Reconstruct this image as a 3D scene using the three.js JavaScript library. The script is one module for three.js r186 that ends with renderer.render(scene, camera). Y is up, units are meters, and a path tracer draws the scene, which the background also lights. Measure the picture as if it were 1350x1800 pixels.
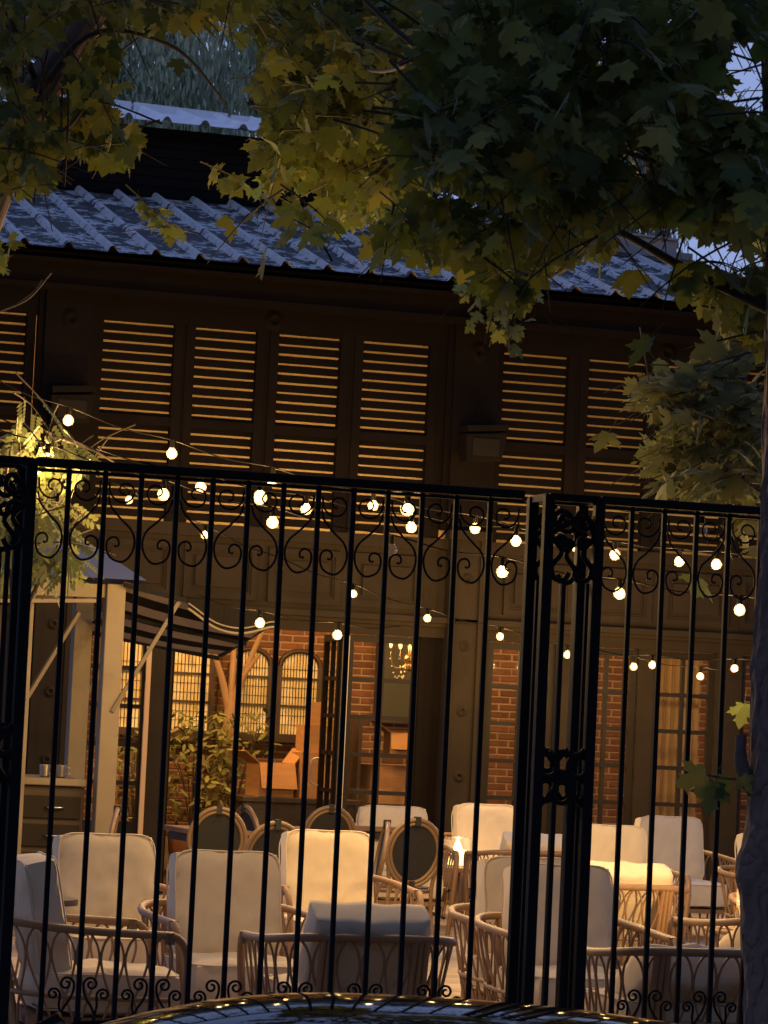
import * as THREE from 'three';
import { mergeGeometries, mergeVertices, toCreasedNormals } from 'three/addons/utils/BufferGeometryUtils.js';
import { RoundedBoxGeometry } from 'three/addons/geometries/RoundedBoxGeometry.js';

// ------------------------------------------------------------------ camera, sky, sun, exposure
const scene = new THREE.Scene();
const W = 768, H = 1024, F = 5600;                       // F: focal length in pixels of the 1350 x 1800 photograph
const camera = new THREE.PerspectiveCamera(2 * Math.atan(900 / F) * 180 / Math.PI, W / H, 0.1, 900);
camera.rotation.order = 'YXZ';
camera.rotation.set(Math.atan(360 / F), -16.2 * Math.PI / 180, 0.047);
camera.position.set(0, 1.57, 26.2);
camera.focus = 17; camera.userData.fStop = 14;
camera.updateMatrixWorld(true);
const renderer = new THREE.WebGLRenderer({ antialias: true });
renderer.setSize(W, H);
renderer.toneMapping = THREE.LinearToneMapping;
renderer.toneMappingExposure = 1.15;
renderer.shadowMap.enabled = true;

{ // dusk sky: clear deep blue overhead, paler towards the horizon
  const w = 128, h = 64, d = new Float32Array(w * h * 4);
  for (let j = 0; j < h; j++) for (let i = 0; i < w; i++) {
    const el = Math.max(0, (j + 0.5) / h * 2 - 1), k = Math.pow(1 - el, 2.2), b = j < h / 2 ? 0.25 : 1;
    const n = 1 + 0.06 * Math.sin(i / w * Math.PI * 2 + 1);
    d.set([(0.125 + 0.15 * k) * b * n, (0.2 + 0.15 * k) * b * n, (0.47 + 0.14 * k) * b * n, 1], (j * w + i) * 4);
  }
  const t = new THREE.DataTexture(d, w, h, THREE.RGBAFormat, THREE.FloatType);
  t.mapping = THREE.EquirectangularReflectionMapping; t.magFilter = t.minFilter = THREE.LinearFilter; t.wrapS = THREE.RepeatWrapping; t.needsUpdate = true;
  scene.background = t; scene.environment = t;
}
const sun = new THREE.DirectionalLight(new THREE.Color(1, 0.7, 0.38), 0.04);
sun.position.set(-13, 13.5, 19); sun.target.position.set(4, 3, 10);
sun.castShadow = true; sun.shadow.radius = 8; sun.shadow.mapSize.set(2048, 2048);
Object.assign(sun.shadow.camera, { left: -16, right: 16, top: 14, bottom: -14, near: 0.5, far: 60 });
scene.add(sun, sun.target);

const BULB_I = 2.5, BULB_C = new THREE.Color(1, 0.6, 0.21);
const ROOM_C = new THREE.Color(1, 0.52, 0.165);

// ------------------------------------------------------------------ helpers
let seed = 7;
const rnd = () => { seed = (seed * 1664525 + 1013904223) >>> 0; return seed / 4294967296; };
const rr = (a, b) => a + (b - a) * rnd();
const V3 = (x, y, z) => new THREE.Vector3(x, y, z);
function at(px, py, plane) {                              // the point of the photograph's pixel on a plane z = ... or y = ...
  const v = V3((px - 675) / F, -(py - 900) / F, -1).applyQuaternion(camera.quaternion), c = camera.position;
  const t = plane.z !== undefined ? (plane.z - c.z) / v.z : (plane.y - c.y) / v.y;
  return c.clone().addScaledVector(v, t);
}
const inv = camera.quaternion.clone().invert();
function pix(p) { const q = p.clone().sub(camera.position).applyQuaternion(inv); return [675 + F * q.x / -q.z, 900 - F * q.y / -q.z]; }
const names = {};
function numbered(n) { const k = names[n] = (names[n] ?? -1) + 1; return k ? `${n}_${String(k).padStart(3, '0')}` : n; }
function thing(name, label, category, pos = [0, 0, 0], turn = 0, group) {
  const o = new THREE.Group(); o.name = numbered(name); o.position.set(...pos); o.rotation.y = turn;
  o.userData = { label, category }; if (group) o.userData.group = group;
  scene.add(o); o.updateMatrixWorld(true); return o;
}
function part(name, geo, mat, parent, label) {
  const m = new THREE.Mesh(Array.isArray(geo) ? merge(geo) : geo, mat); m.name = name;
  m.castShadow = m.receiveShadow = true; if (label) m.userData.label = label;
  (parent ?? scene).add(m); return m;
}
function struct(name, geo, mat) { const m = part(name, geo, mat, scene); m.name = numbered(name); m.userData.kind = 'structure'; return m; }
function dup(root, pos, turn, label, group) {
  const r = root.clone(); r.name = numbered(root.name.replace(/_\d+$/, '')); r.position.set(...pos); r.rotation.set(0, turn, 0);
  r.userData = { ...root.userData, label }; if (group) r.userData.group = group; scene.add(r); return r;
}
const clean = (g) => { g = g.index ? g.toNonIndexed() : g; for (const k of Object.keys(g.attributes)) if (!['position', 'normal', 'uv'].includes(k)) g.deleteAttribute(k); return g; };
function merge(list) { return list.length === 1 ? list[0] : mergeGeometries(list.map(clean)); }
function uvm(g, s = 1) {                                   // uv in metres, from the plane each face lies closest to
  g = g.index ? g.toNonIndexed() : g; const p = g.attributes.position, n = g.attributes.normal, uv = new Float32Array(p.count * 2);
  for (let i = 0; i < p.count; i++) {
    const a = Math.abs(n.getX(i)), b = Math.abs(n.getY(i)), c = Math.abs(n.getZ(i));
    const [u, v] = a > b && a > c ? [p.getZ(i), p.getY(i)] : b > c ? [p.getX(i), p.getZ(i)] : [p.getX(i), p.getY(i)];
    uv[i * 2] = u * s; uv[i * 2 + 1] = v * s;
  }
  g.setAttribute('uv', new THREE.BufferAttribute(uv, 2)); return g;
}
const box = (w, h, d, x = 0, y = 0, z = 0) => uvm(new THREE.BoxGeometry(w, h, d).translate(x, y, z));
const span = (x0, x1, y0, y1, z0, z1) => box(x1 - x0, y1 - y0, z1 - z0, (x0 + x1) / 2, (y0 + y1) / 2, (z0 + z1) / 2);
const rbox = (w, h, d, r, x = 0, y = 0, z = 0) => uvm(new RoundedBoxGeometry(w, h, d, 2, r).translate(x, y, z));
const cyl = (r0, r1, h, x = 0, y = 0, z = 0, n = 16) => clean(new THREE.CylinderGeometry(r0, r1, h, n).translate(x, y, z));
const ball = (r, x = 0, y = 0, z = 0, n = 12) => clean(new THREE.SphereGeometry(r, n, n * 0.75 | 0).translate(x, y, z));
const lathe = (pts, n = 20) => clean(new THREE.LatheGeometry(pts.map(([x, y]) => new THREE.Vector2(x, y)), n));
function tube(pts, r, seg = 24, rad = 6, closed = false) {
  const c = new THREE.CatmullRomCurve3(pts.map((p) => Array.isArray(p) ? V3(...p) : p), closed, 'centripetal');
  return clean(new THREE.TubeGeometry(c, seg, r, rad, closed));
}
function taper(pts, r0, r1, seg = 20, rad = 8, bump = 0) {  // a tube whose radius runs from r0 to r1, ends closed by points
  const c = new THREE.CatmullRomCurve3(pts.map((p) => Array.isArray(p) ? V3(...p) : p)), g = new THREE.TubeGeometry(c, seg, 1, rad), p = g.attributes.position, n = g.attributes.normal;
  for (let i = 0; i <= seg; i++) { const q = c.getPointAt(i / seg), r = r0 + (r1 - r0) * i / seg;
    for (let j = 0; j <= rad; j++) { const k = i * (rad + 1) + j, w = r * (1 + bump * Math.sin(i * 1.7 + (j % rad) * 2.4) * Math.sin((j % rad) * 1.3 + i * 0.6)); p.setXYZ(k, q.x + n.getX(k) * w, q.y + n.getY(k) * w, q.z + n.getZ(k) * w); } }
  g.computeVertexNormals(); return clean(g);
}
function bar(a, b, w, h = w) {                             // a square bar between two points
  a = Array.isArray(a) ? V3(...a) : a; b = Array.isArray(b) ? V3(...b) : b;
  const L = a.distanceTo(b), g = new THREE.BoxGeometry(w, h, L), m = new THREE.Matrix4().lookAt(b, a, Math.abs(b.y - a.y) > L * 0.98 ? V3(0, 0, 1) : V3(0, 1, 0));
  g.applyMatrix4(m).translate((a.x + b.x) / 2, (a.y + b.y) / 2, (a.z + b.z) / 2); return uvm(g);
}
// ---- noise and textures
function hash(x, y, s) { let h = (x * 374761393 + y * 668265263 + s * 982451653) | 0; h = (h ^ (h >>> 13)) * 1274126177 | 0; return ((h ^ (h >>> 16)) >>> 0) / 4294967296; }
function vn(x, y, per, s) {
  const xi = Math.floor(x), yi = Math.floor(y), fx = x - xi, fy = y - yi, u = fx * fx * (3 - 2 * fx), v = fy * fy * (3 - 2 * fy), m = (a) => ((a % per) + per) % per;
  const a = hash(m(xi), m(yi), s), b = hash(m(xi + 1), m(yi), s), c = hash(m(xi), m(yi + 1), s), d = hash(m(xi + 1), m(yi + 1), s);
  return a + (b - a) * u + (c - a) * v + (a - b - c + d) * u * v;
}
function fbm(u, v, f, s, oct = 5) { let t = 0, a = 0.5, n = 0; for (let o = 0; o < oct; o++) { t += a * vn(u * f, v * f, f, s + o); n += a; a *= 0.5; f *= 2; } return t / n; }
function tex(size, fn, { srgb = false, rx = 1, ry = 1 } = {}) {
  const d = new Uint8Array(size * size * 4);
  for (let j = 0; j < size; j++) for (let i = 0; i < size; i++) { const c = fn(i / size, j / size); const k = (j * size + i) * 4; for (let q = 0; q < 3; q++) d[k + q] = Math.max(0, Math.min(255, (Array.isArray(c) ? c[q] : c) * 255)); d[k + 3] = 255; }
  const t = new THREE.DataTexture(d, size, size); t.wrapS = t.wrapT = THREE.RepeatWrapping; t.magFilter = THREE.LinearFilter; t.minFilter = THREE.LinearMipmapLinearFilter; t.generateMipmaps = true;
  if (srgb) t.colorSpace = THREE.SRGBColorSpace; t.repeat.set(rx, ry); t.needsUpdate = true; return t;
}
const mix = (a, b, k) => a.map((x, i) => x + (b[i] - x) * k);
const sm = (a, b, x) => { const t = Math.max(0, Math.min(1, (x - a) / (b - a))); return t * t * (3 - 2 * t); };
const T = {
  mottle: tex(256, (u, v) => 0.62 + 0.38 * fbm(u, v, 4, 11)),
  grain: tex(256, (u, v) => 0.55 + 0.45 * fbm(u, v * 1, 4, 3) * (0.7 + 0.3 * vn(u * 128, v * 4, 128, 9))),
  bumpFine: tex(256, (u, v) => fbm(u, v, 32, 21, 4)),
  bumpBark: tex(512, (u, v) => { const w = fbm(u, v, 6, 40); return Math.pow(Math.abs(Math.sin((u * 10 + w * 4) * Math.PI)), 0.7) * 0.35 + 0.65 * fbm(u, v, 12, 44, 6); }),
  weave: tex(256, (u, v) => 0.5 + 0.25 * Math.sin(u * 2 * Math.PI * 40) * Math.sin(v * 2 * Math.PI * 40) + 0.25 * fbm(u, v, 24, 61)),
  cloth: tex(256, (u, v) => 0.86 + 0.14 * fbm(u, v, 5, 71)),
  lichen: tex(1024, (u, v) => { const ph = Math.abs((u * 4 + 0.5) % 1 - 0.0), rib = Math.max(0, 1 - Math.abs((u * 4) % 1 - 0.5) / 0.125); const a = fbm(u, v, 26, 31, 5), b = fbm(u, v, 5, 37, 4), c = fbm(u, v, 90, 39, 2); const k = sm(0.47, 0.58, a * 0.45 + b * 0.55 + (c - 0.5) * 0.2 + (rib > 0 ? 0.1 + 0.05 * rib : -0.06)); return mix([0.022, 0.021, 0.02], [0.58, 0.59, 0.6], k * (0.4 + 0.45 * c)).map((x) => Math.pow(x, 1 / 2.2)); }, { srgb: true, rx: 1 / 1.48, ry: 1 / 1.48 }),
  brickTone: tex(256, (u, v) => { const a = fbm(u, v, 8, 81), b = fbm(u, v, 40, 83, 3); return [0.5 + 0.5 * a * b * 2, 0.5 + 0.42 * a * b * 2, 0.5 + 0.4 * a * b * 2]; }),
  haze: tex(256, (u, v) => { const a = fbm(u, v, 7, 55, 5), k = sm(0.4, 0.6, a); return [0.45 + 0.55 * k, 0.42 + 0.58 * k, 0.3 + 0.7 * k].map((x) => x * (0.55 + 0.45 * sm(0.35, 0.6, fbm(u, v, 3, 57, 3)))); }),
  card: tex(128, (u, v) => 0.85 + 0.15 * vn(u * 4, v * 64, 64, 91)),
  canvasStripe: tex(256, (u, v) => { const s = Math.abs((u * 4) % 1 - 0.5) < 0.23; return mix(s ? [0.9, 0.86, 0.76] : [0.05, 0.05, 0.05], [0.5, 0.48, 0.42], 0.1 * fbm(u, v, 8, 95)); }, { srgb: true }),
};
function std(r, g, b, rough = 0.7, o = {}) { return new THREE.MeshStandardMaterial({ color: new THREE.Color().setRGB(r, g, b), roughness: rough, side: THREE.DoubleSide, ...o }); }
function phys(r, g, b, rough, o = {}) { return new THREE.MeshPhysicalMaterial({ color: new THREE.Color().setRGB(r, g, b), roughness: rough, side: THREE.DoubleSide, ...o }); }
const M = {
  paint: phys(0.033, 0.0235, 0.0135, 0.75, { specularIntensity: 0.25, map: T.grain, bumpMap: T.bumpFine, bumpScale: 0.0015 }),
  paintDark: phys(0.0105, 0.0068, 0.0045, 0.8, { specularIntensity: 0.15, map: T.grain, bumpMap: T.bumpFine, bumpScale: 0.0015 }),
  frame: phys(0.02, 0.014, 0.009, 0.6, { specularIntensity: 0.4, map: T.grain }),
  slat: phys(0.011, 0.007, 0.0045, 0.8, { specularIntensity: 0.15, map: T.grain }),
  iron: phys(0.007, 0.007, 0.008, 0.7, { specularIntensity: 0.28, bumpMap: T.bumpFine, bumpScale: 0.0006 }),
  cord: phys(0.008, 0.007, 0.006, 0.9, { specularIntensity: 0.1 }),
  rattan: std(0.33, 0.195, 0.095, 0.5, { map: T.mottle, bumpMap: T.bumpFine, bumpScale: 0.001 }),
  fabric: std(0.72, 0.61, 0.42, 0.95, { map: T.cloth, bumpMap: T.weave, bumpScale: 0.0012 }),
  piping: std(0.66, 0.56, 0.4, 0.9),
  blackCane: std(0.009, 0.008, 0.007, 0.65, { bumpMap: T.weave, bumpScale: 0.002 }),
  cane: std(0.2, 0.125, 0.06, 0.38, { map: T.mottle }),
  wood: std(0.32, 0.19, 0.09, 0.5, { map: T.grain }),
  darkWood: std(0.055, 0.03, 0.018, 0.45, { map: T.grain }),
  cream: std(0.25, 0.195, 0.125, 0.6, { map: T.mottle, bumpMap: T.bumpFine, bumpScale: 0.0012 }),
  roof: std(1, 1, 1, 0.85, { map: T.lichen, bumpMap: T.bumpFine, bumpScale: 0.003 }),
  flashing: std(0.78, 0.78, 0.8, 0.5, { map: T.mottle }),
  card: std(0.46, 0.24, 0.1, 0.85, { map: T.card }),
  brickWall: std(0.38, 0.27, 0.17, 0.95, { map: T.mottle }),
  glass: phys(1, 1, 1, 0.02, { transmission: 1, thickness: 0 }),
  jar: phys(1, 1, 1, 0.06, { transmission: 1, thickness: 0 }),
  crystal: std(0.85, 0.75, 0.55, 0.15),
  metal: std(0.5, 0.47, 0.42, 0.3, { metalness: 1 }),
  brass: std(0.55, 0.4, 0.2, 0.25, { metalness: 1 }),
  plaster: std(0.4, 0.33, 0.25, 0.9, { map: T.mottle }),
  blind: phys(0.6, 0.54, 0.4, 1, { transmission: 0.6, thickness: 0, map: T.cloth }),
  bark: std(0.17, 0.125, 0.11, 0.95, { map: T.mottle, bumpMap: T.bumpBark, bumpScale: 0.03 }),
  twig: std(0.05, 0.038, 0.028, 0.9),
  canvas: std(0.1, 0.115, 0.17, 0.9, { bumpMap: T.weave, bumpScale: 0.001 }),
  asphalt: std(0.05, 0.05, 0.052, 0.9, { map: T.mottle, bumpMap: T.bumpFine, bumpScale: 0.004 }),
  pave: std(0.24, 0.23, 0.21, 0.9, { map: T.mottle, bumpMap: T.bumpFine, bumpScale: 0.002 }),
  soil: std(0.06, 0.05, 0.035, 1, { map: T.mottle }),
  stone: std(0.27, 0.24, 0.2, 0.9, { map: T.mottle, bumpMap: T.bumpFine, bumpScale: 0.004 }),
  carPaint: phys(0.012, 0.011, 0.011, 0.02, { metalness: 0, specularIntensity: 0.7 }),
  carGlass: phys(0.02, 0.022, 0.024, 0.04, { clearcoat: 1 }),
  rubber: std(0.02, 0.02, 0.02, 0.9),
  greybox: phys(0.012, 0.0095, 0.007, 0.8, { specularIntensity: 0.1, map: T.mottle }),
  bulb: std(1, 0.8, 0.5, 0.3, { emissive: new THREE.Color(1, 0.64, 0.26), emissiveIntensity: 1.75 }),
  flame: std(1, 0.8, 0.5, 0.3, { emissive: new THREE.Color(1, 0.6, 0.2), emissiveIntensity: 16 }),
  wax: std(0.8, 0.66, 0.45, 0.6, { emissive: new THREE.Color(1, 0.6, 0.2), emissiveIntensity: 3.5 }),
  litPane: std(0.7, 0.55, 0.3, 0.9, { emissive: new THREE.Color(0.62, 0.34, 0.11), emissiveIntensity: 0.75, emissiveMap: T.haze, map: T.mottle }),
};
function glow(parent, x, y, z, I, color, r = 1) { const l = new THREE.PointLight(color, I, 0, 2); l.position.set(x, y, z); l.castShadow = true; l.shadow.radius = r; parent.add(l); return l; }

// ------------------------------------------------------------------ ground, street, terrace
struct('ground', box(600, 0.2, 600, 0, -0.78, -60), M.soil);
struct('road', box(120, 0.06, 9, 0, -0.665, 20.7), M.asphalt);
struct('pavement', box(120, 0.2, 1.9, 0, -0.6, 15.2), M.pave);
struct('kerb', box(120, 0.22, 0.13, 0, -0.607, 16.22), M.stone);
{
  const t = thing('retaining_wall', 'low stone wall under the black iron fence', 'wall', [3.5, -0.5, 14]);
  part('wall', box(30, 0.72, 0.26, 0, 0.36, 0), M.stone, t); part('coping', rbox(30, 0.08, 0.32, 0.01, 0, 0.762, 0), M.pave, t);
}
{ // terrace of pale boards
  const f = struct('terrace_floor', box(26, 0.2, 13.86, 5, -0.13, 6.93), M.soil);
  const mats = [0, 1, 2, 3].map((k) => std(0.42 + 0.04 * k, 0.33 + 0.03 * k, 0.22 + 0.02 * k, 0.65, { map: T.grain, bumpMap: T.bumpFine, bumpScale: 0.001 }));
  const g = rbox(24, 0.028, 0.186, 0.004);
  for (let i = 0; i < 72; i++) { const p = part('board', g, mats[Math.floor(rnd() * 4)], f); p.position.set(5 + rr(-0.4, 0.4), -0.014 + rr(-0.0015, 0.0015), 0.1 + 0.192 * i); }
}

{ // brick houses across the street, behind the camera
  const t = thing('street_house', 'row of brick houses across the street facing the terrace', 'house', [2, -0.64, 36]);
  part('wall', box(60, 9.5, 8, 0, 4.75, 4), std(0.2, 0.12, 0.085, 0.9, { map: T.mottle }), t); part('roof', bar([-30.3, 9.7, 4], [30.3, 9.7, 4], 9, 0.4), M.asphalt, t);
  const wg = box(1.2, 1.7, 0.1), fg = box(1.4, 0.12, 0.2); for (let k = 0; k < 16; k++) for (let r = 0; r < 3; r++) { const w = part('window', wg, M.carGlass, t); w.position.set(-27 + k * 3.6, 1.9 + r * 3, -0.02); part('sill', fg, M.stone, w).position.set(0, -0.92, -0.06); }
}
// ------------------------------------------------------------------ pavilion
const pav = thing('garden_pavilion', 'dark brown timber restaurant pavilion with louvred shutters, glazed doors and corrugated roof', 'building', [0, 0, 0]);
{
  const P = (n, g, m = M.paint, par = pav) => part(n, g, m, par);
  P('interior_floor', box(12, 0.1, 5, 9, -0.055, -2.52), M.darkWood);
  P('side_wall', box(0.2, 5.3, 4.9, 3.0, 2.65, -2.45), M.paintDark); P('side_wall', box(0.2, 5.3, 4.9, 14.4, 2.65, -2.45), M.paintDark);
  P('ceiling', box(11.6, 0.12, 4.9, 8.7, 5.24, -2.4), M.plaster);
  // fascia, cornice, frieze
  P('fascia', [span(3, 12, 5.03, 5.3, 0.02, 0.2), span(3, 12, 4.985, 5.03, 0.02, 0.235)], M.paintDark);
  P('top_board', span(3, 12, 4.8, 4.985, -0.08, 0.02), M.paintDark); P('top_board', span(3, 12, 4.787, 4.7995, -0.075, 0.005), M.paintDark);
  P('lower_board', span(3, 12, 3.02, 3.125, -0.08, 0.02));
  P('frieze', span(3, 12, 2.42, 3.02, -0.1, -0.03));
  P('cornice', [span(3, 12, 2.395, 2.445, -0.1, 0.1), span(3, 12, 2.36, 2.393, -0.1, 0.06), span(3, 12, 2.27, 2.358, -0.1, 0.02)]);
  const pf = (x0, x1, y0, y1, w, z0, z1) => [span(x0, x1, y1 - w, y1, z0, z1), span(x0, x1, y0, y0 + w, z0, z1), span(x0, x0 + w, y0 + w, y1 - w, z0, z1), span(x1 - w, x1, y0 + w, y1 - w, z0, z1)];
  for (const c of [6.57, 10.15]) for (let k = 0; k < 4; k++) { const x = c - 1.42 + k * 0.735; P('raised_panel', [...pf(x, x + 0.635, 2.5, 2.96, 0.05, -0.03, 0.0), ...pf(x + 0.05, x + 0.585, 2.55, 2.91, 0.02, -0.03, -0.014), span(x + 0.1, x + 0.535, 2.6, 2.86, -0.03, -0.008)]); }
  // columns with rosettes
  const ros = (r) => [lathe([[0, 0], [r * 0.35, 0.004], [r * 0.42, 0.018], [r * 0.62, 0.02], [r * 0.72, 0.006], [r * 0.86, 0.012], [r, 0.0]]).rotateX(Math.PI / 2).rotateX(0)];
  for (const x of [4.78, 8.36, 11.94]) {
    const col = P('column', [span(x - 0.11, x + 0.11, 0, 3.12, -0.1, 0.1), span(x - 0.16, x - 0.105, 0, 3.12, -0.1, 0.125), span(x + 0.105, x + 0.16, 0, 3.12, -0.1, 0.125), span(x - 0.2, x + 0.2, 0, 0.16, -0.1, 0.15), span(x - 0.19, x + 0.19, 3.12, 3.2, -0.1, 0.15)]);
    for (const y of [2.79, 2.21, 1.65, 1.09]) part('rosette', ros(0.05)[0].clone().translate(x, y, 0.1), M.paint, col);
    const pil = P('pilaster', [span(x - 0.2, x + 0.2, 3.2, 4.99, -0.06, 0.09), span(x - 0.25, x - 0.2, 3.2, 4.99, -0.06, 0.045), span(x + 0.2, x + 0.25, 3.2, 4.99, -0.06, 0.045)], M.paintDark);
    part('rosette', ros(0.085)[0].clone().translate(x + 0.02, 4.76, 0.09), M.paintDark, pil);
    const r2 = P('rosette', ros(0.085)[0].clone().translate(x - 1.8, 4.89, 0.02), M.paintDark);
  }
  // louvred shutters
  const bays = [[3.32, 3.82], [3.9, 4.44], [5.09, 5.7], [5.88, 6.42], [6.61, 7.16], [7.36, 7.96], [8.63, 9.23], [9.42, 9.97], [10.16, 10.72], [10.9, 11.5]];
  let b0_done = false;
  for (let i = 0; i < bays.length; i++) {
    if (b0_done === false) { b0_done = true; for (const [q, r] of [[8.0355, 8.11], [11.5755, 11.69], [3.0, 3.2445], [11.945, 12.0]]) P('stile', span(q, r, 3.125, 4.8, -0.08, 0.0), M.paintDark); } const [a, b] = bays[i], w = b - a, cx = (a + b) / 2;
    const sh = P('shutter', [span(a - 0.075, a, 3.125, 4.8, -0.07, 0.012), span(b, b + 0.075, 3.125, 4.8, -0.07, 0.012), span(a, b, 3.926, 4.002, -0.06, 0.008)], M.paintDark);
    const g = new THREE.BoxGeometry(w + 0.004, 0.0632, 0.016); g.rotateX(-0.16); const gg = uvm(g);
    for (let k = 0; k < 20; k++) { const s = part('slat', gg, M.slat, sh); s.position.set(cx, 4.775 - 0.0817 * (k + 0.5) + rr(-0.0012, 0.0012), -0.03); s.rotation.z = rr(-0.002, 0.002); }
    const bl = part('blind', box(w + 0.14, 1.66, 0.004, cx, 3.96, -0.13), M.blind, sh);
    if (i + 1 < bays.length) { const n = bays[i + 1][0]; if (n - b < 0.35) P('stile', span(b + 0.075, n - 0.075 > b + 0.076 ? n - 0.075 : b + 0.0755, 3.125, 4.8, -0.08, 0.0), M.paintDark); }
  }
  // glazed doors
  function leaf(x0, x1, cols, rows, o = {}) {
    const par = o.parent ?? pav, st = o.stile ?? 0.055, top = 2.262, d = 0.045, z = o.z ?? -0.05, bot = 0.6;
    const L = part(o.name ?? 'door_leaf', [span(x0, x0 + st, 0.01, top, z - d, z), span(x1 - st, x1, 0.01, top, z - d, z), span(x0 + st, x1 - st, top - 0.06, top, z - d, z), span(x0 + st, x1 - st, 0.01, bot, z - d, z), ...pf(x0 + st + 0.04, x1 - st - 0.04, 0.12, bot - 0.08, 0.025, z, z + 0.012)], o.mat ?? M.frame, par);
    const ix0 = x0 + st, ix1 = x1 - st, cw = (ix1 - ix0) / cols, rh = (top - 0.06 - bot) / rows;
    for (let c = 1; c < cols; c++) part('muntin', span(ix0 + c * cw - 0.017, ix0 + c * cw + 0.017, bot, top - 0.06, z - d + 0.004, z - 0.004), o.mat ?? M.frame, L);
    for (let r = 1; r < rows; r++) part('muntin', span(ix0, ix1, bot + r * rh - 0.018, bot + r * rh + 0.018, z - d + 0.0065, z - 0.0065), o.mat ?? M.frame, L);
    for (let c = 0; c < cols; c++) for (let r = 0; r < rows; r++) { const g = new THREE.PlaneGeometry(cw - 0.02, rh - 0.02).translate(ix0 + (c + 0.5) * cw, bot + (r + 0.5) * rh, z - d / 2 + rr(-0.001, 0.001)); part('pane', g, M.glass, L); }
    return L;
  }
  leaf(5.09, 5.64, 2, 5); leaf(7.36, 8.0, 2, 5);
  leaf(8.62, 9.24, 2, 5); leaf(9.45, 10.0, 2, 5); leaf(10.15, 10.74, 2, 5); leaf(10.98, 11.5, 2, 5);
  P('door_post', span(4.94, 5.09, 0, 2.27, -0.12, 0.0)); P('door_post', span(5.64, 5.83, 0, 2.27, -0.12, 0.0), M.paint); P('door_post', span(7.3, 7.36, 0, 2.27, -0.12, 0.0));
  P('door_post', span(8.0, 8.2, 0, 2.27, -0.14, -0.03), M.paintDark); P('door_post', span(8.52, 8.62, 0, 2.27, -0.12, 0.0));
  P('door_post', span(9.24, 9.45, 0, 2.27, -0.12, 0.0)); P('door_post', span(10.0, 10.15, 0, 2.27, -0.12, 0.0)); P('door_post', span(10.74, 10.98, 0, 2.27, -0.12, 0.0)); P('door_post', span(11.5, 11.8, 0, 2.27, -0.12, 0.0)); P('door_post', span(3.1, 4.62, 0, 2.27, -0.12, -0.02));
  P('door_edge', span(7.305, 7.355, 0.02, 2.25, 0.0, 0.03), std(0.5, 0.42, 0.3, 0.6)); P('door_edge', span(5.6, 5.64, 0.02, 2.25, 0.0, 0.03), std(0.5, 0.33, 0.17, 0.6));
  for (const [hx, s] of [[5.83, 1], [7.3, -1]]) {           // the two middle leaves stand open into the room
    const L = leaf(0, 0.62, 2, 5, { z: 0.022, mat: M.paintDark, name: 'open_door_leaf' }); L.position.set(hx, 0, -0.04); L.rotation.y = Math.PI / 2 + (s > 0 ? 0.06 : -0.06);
    part('handle', tube([[0.56, 0.95, 0.03], [0.56, 0.97, 0.07], [0.56, 1.07, 0.085], [0.56, 1.17, 0.07], [0.56, 1.19, 0.03]], 0.008, 14), M.metal, L);
    part('handle', tube([[0.56, 0.95, -0.03], [0.56, 0.97, -0.09], [0.56, 1.07, -0.105], [0.56, 1.17, -0.09], [0.56, 1.19, -0.03]], 0.008, 14), M.metal, L);
  }
  // corrugated lean-to roof: wide valleys, round ribs
  const prof = (x) => { const u = (((x - 0.06) / 0.37) % 1 + 1) % 1; const d = Math.abs(u - 0.5) * 0.37; return d < 0.045 ? 0.055 * Math.cos(d / 0.045 * Math.PI / 2) ** 0.6 : 0; };
  function sheet(x0, x1, zTop, e, slope, z0, y0) {
    const nx = Math.round((x1 - x0) / 0.0185), nz = 26, pos = [], uv = [], idx = [];
    for (let i = 0; i <= nx; i++) for (let j = 0; j <= nz; j++) {
      const x = x0 + (x1 - x0) * i / nx, zt = zTop(x), zs = z0 + e(x) + 0.012 * Math.sin(x * 9.1) * Math.sin(x * 3.7), z = zs + (zt - zs) * j / nz;
      pos.push(x, y0 + (z0 - z) * slope + prof(x), z); uv.push(x - 0.06, z);
    }
    for (let i = 0; i < nx; i++) for (let j = 0; j < nz; j++) { const a = i * (nz + 1) + j, b = a + nz + 1; idx.push(a, b, a + 1, b, b + 1, a + 1); }
    const g = new THREE.BufferGeometry(); g.setAttribute('position', new THREE.Float32BufferAttribute(pos, 3)); g.setAttribute('uv', new THREE.Float32BufferAttribute(uv, 2)); g.setIndex(idx); g.computeVertexNormals(); return g;
  }
  P('corrugated_roof', sheet(2.6, 8.64, () => -3.3, () => 0, 0.292, 0.42, 5.3), M.roof);
  P('corrugated_roof', sheet(8.645, 10.95, (x) => -2.86 + (x - 8.64) * 0.34, (x) => 0, 0.292, 0.42, 5.3), M.roof);
  const roofY = (z) => 5.3 + (0.42 - z) * 0.292;
  { const a = V3(8.55, roofY(-2.9) + 0.1, -2.9), b = V3(11.0, roofY(-2.08) + 0.1, -2.08); P('ridge_flashing', [bar(a, b, 0.2, 0.17), bar(a.clone().add(V3(0, 0.1, 0)), b.clone().add(V3(0, 0.1, 0)), 0.26, 0.02)], std(0.2, 0.21, 0.23, 0.5, { map: T.mottle })); }
  P('eave_board', span(2.7, 10.7, 5.301, 5.415, -0.12, 0.0), M.paintDark); P('soffit', span(2.8, 11.2, 5.2, 5.22, 0.2, 0.38), M.paintDark);
  // clerestory wall of dark boards and the upper roof
  for (let k = 0; k < 8; k++) P('clerestory_board', bar([2.6, 6.36 + k * 0.095, -3.36 - 0.0], [8.9, 6.36 + k * 0.095, -3.36], 0.05, 0.088), phys(0.006, 0.006, 0.007, 0.8, { specularIntensity: 0.2, map: T.grain }));
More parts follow.
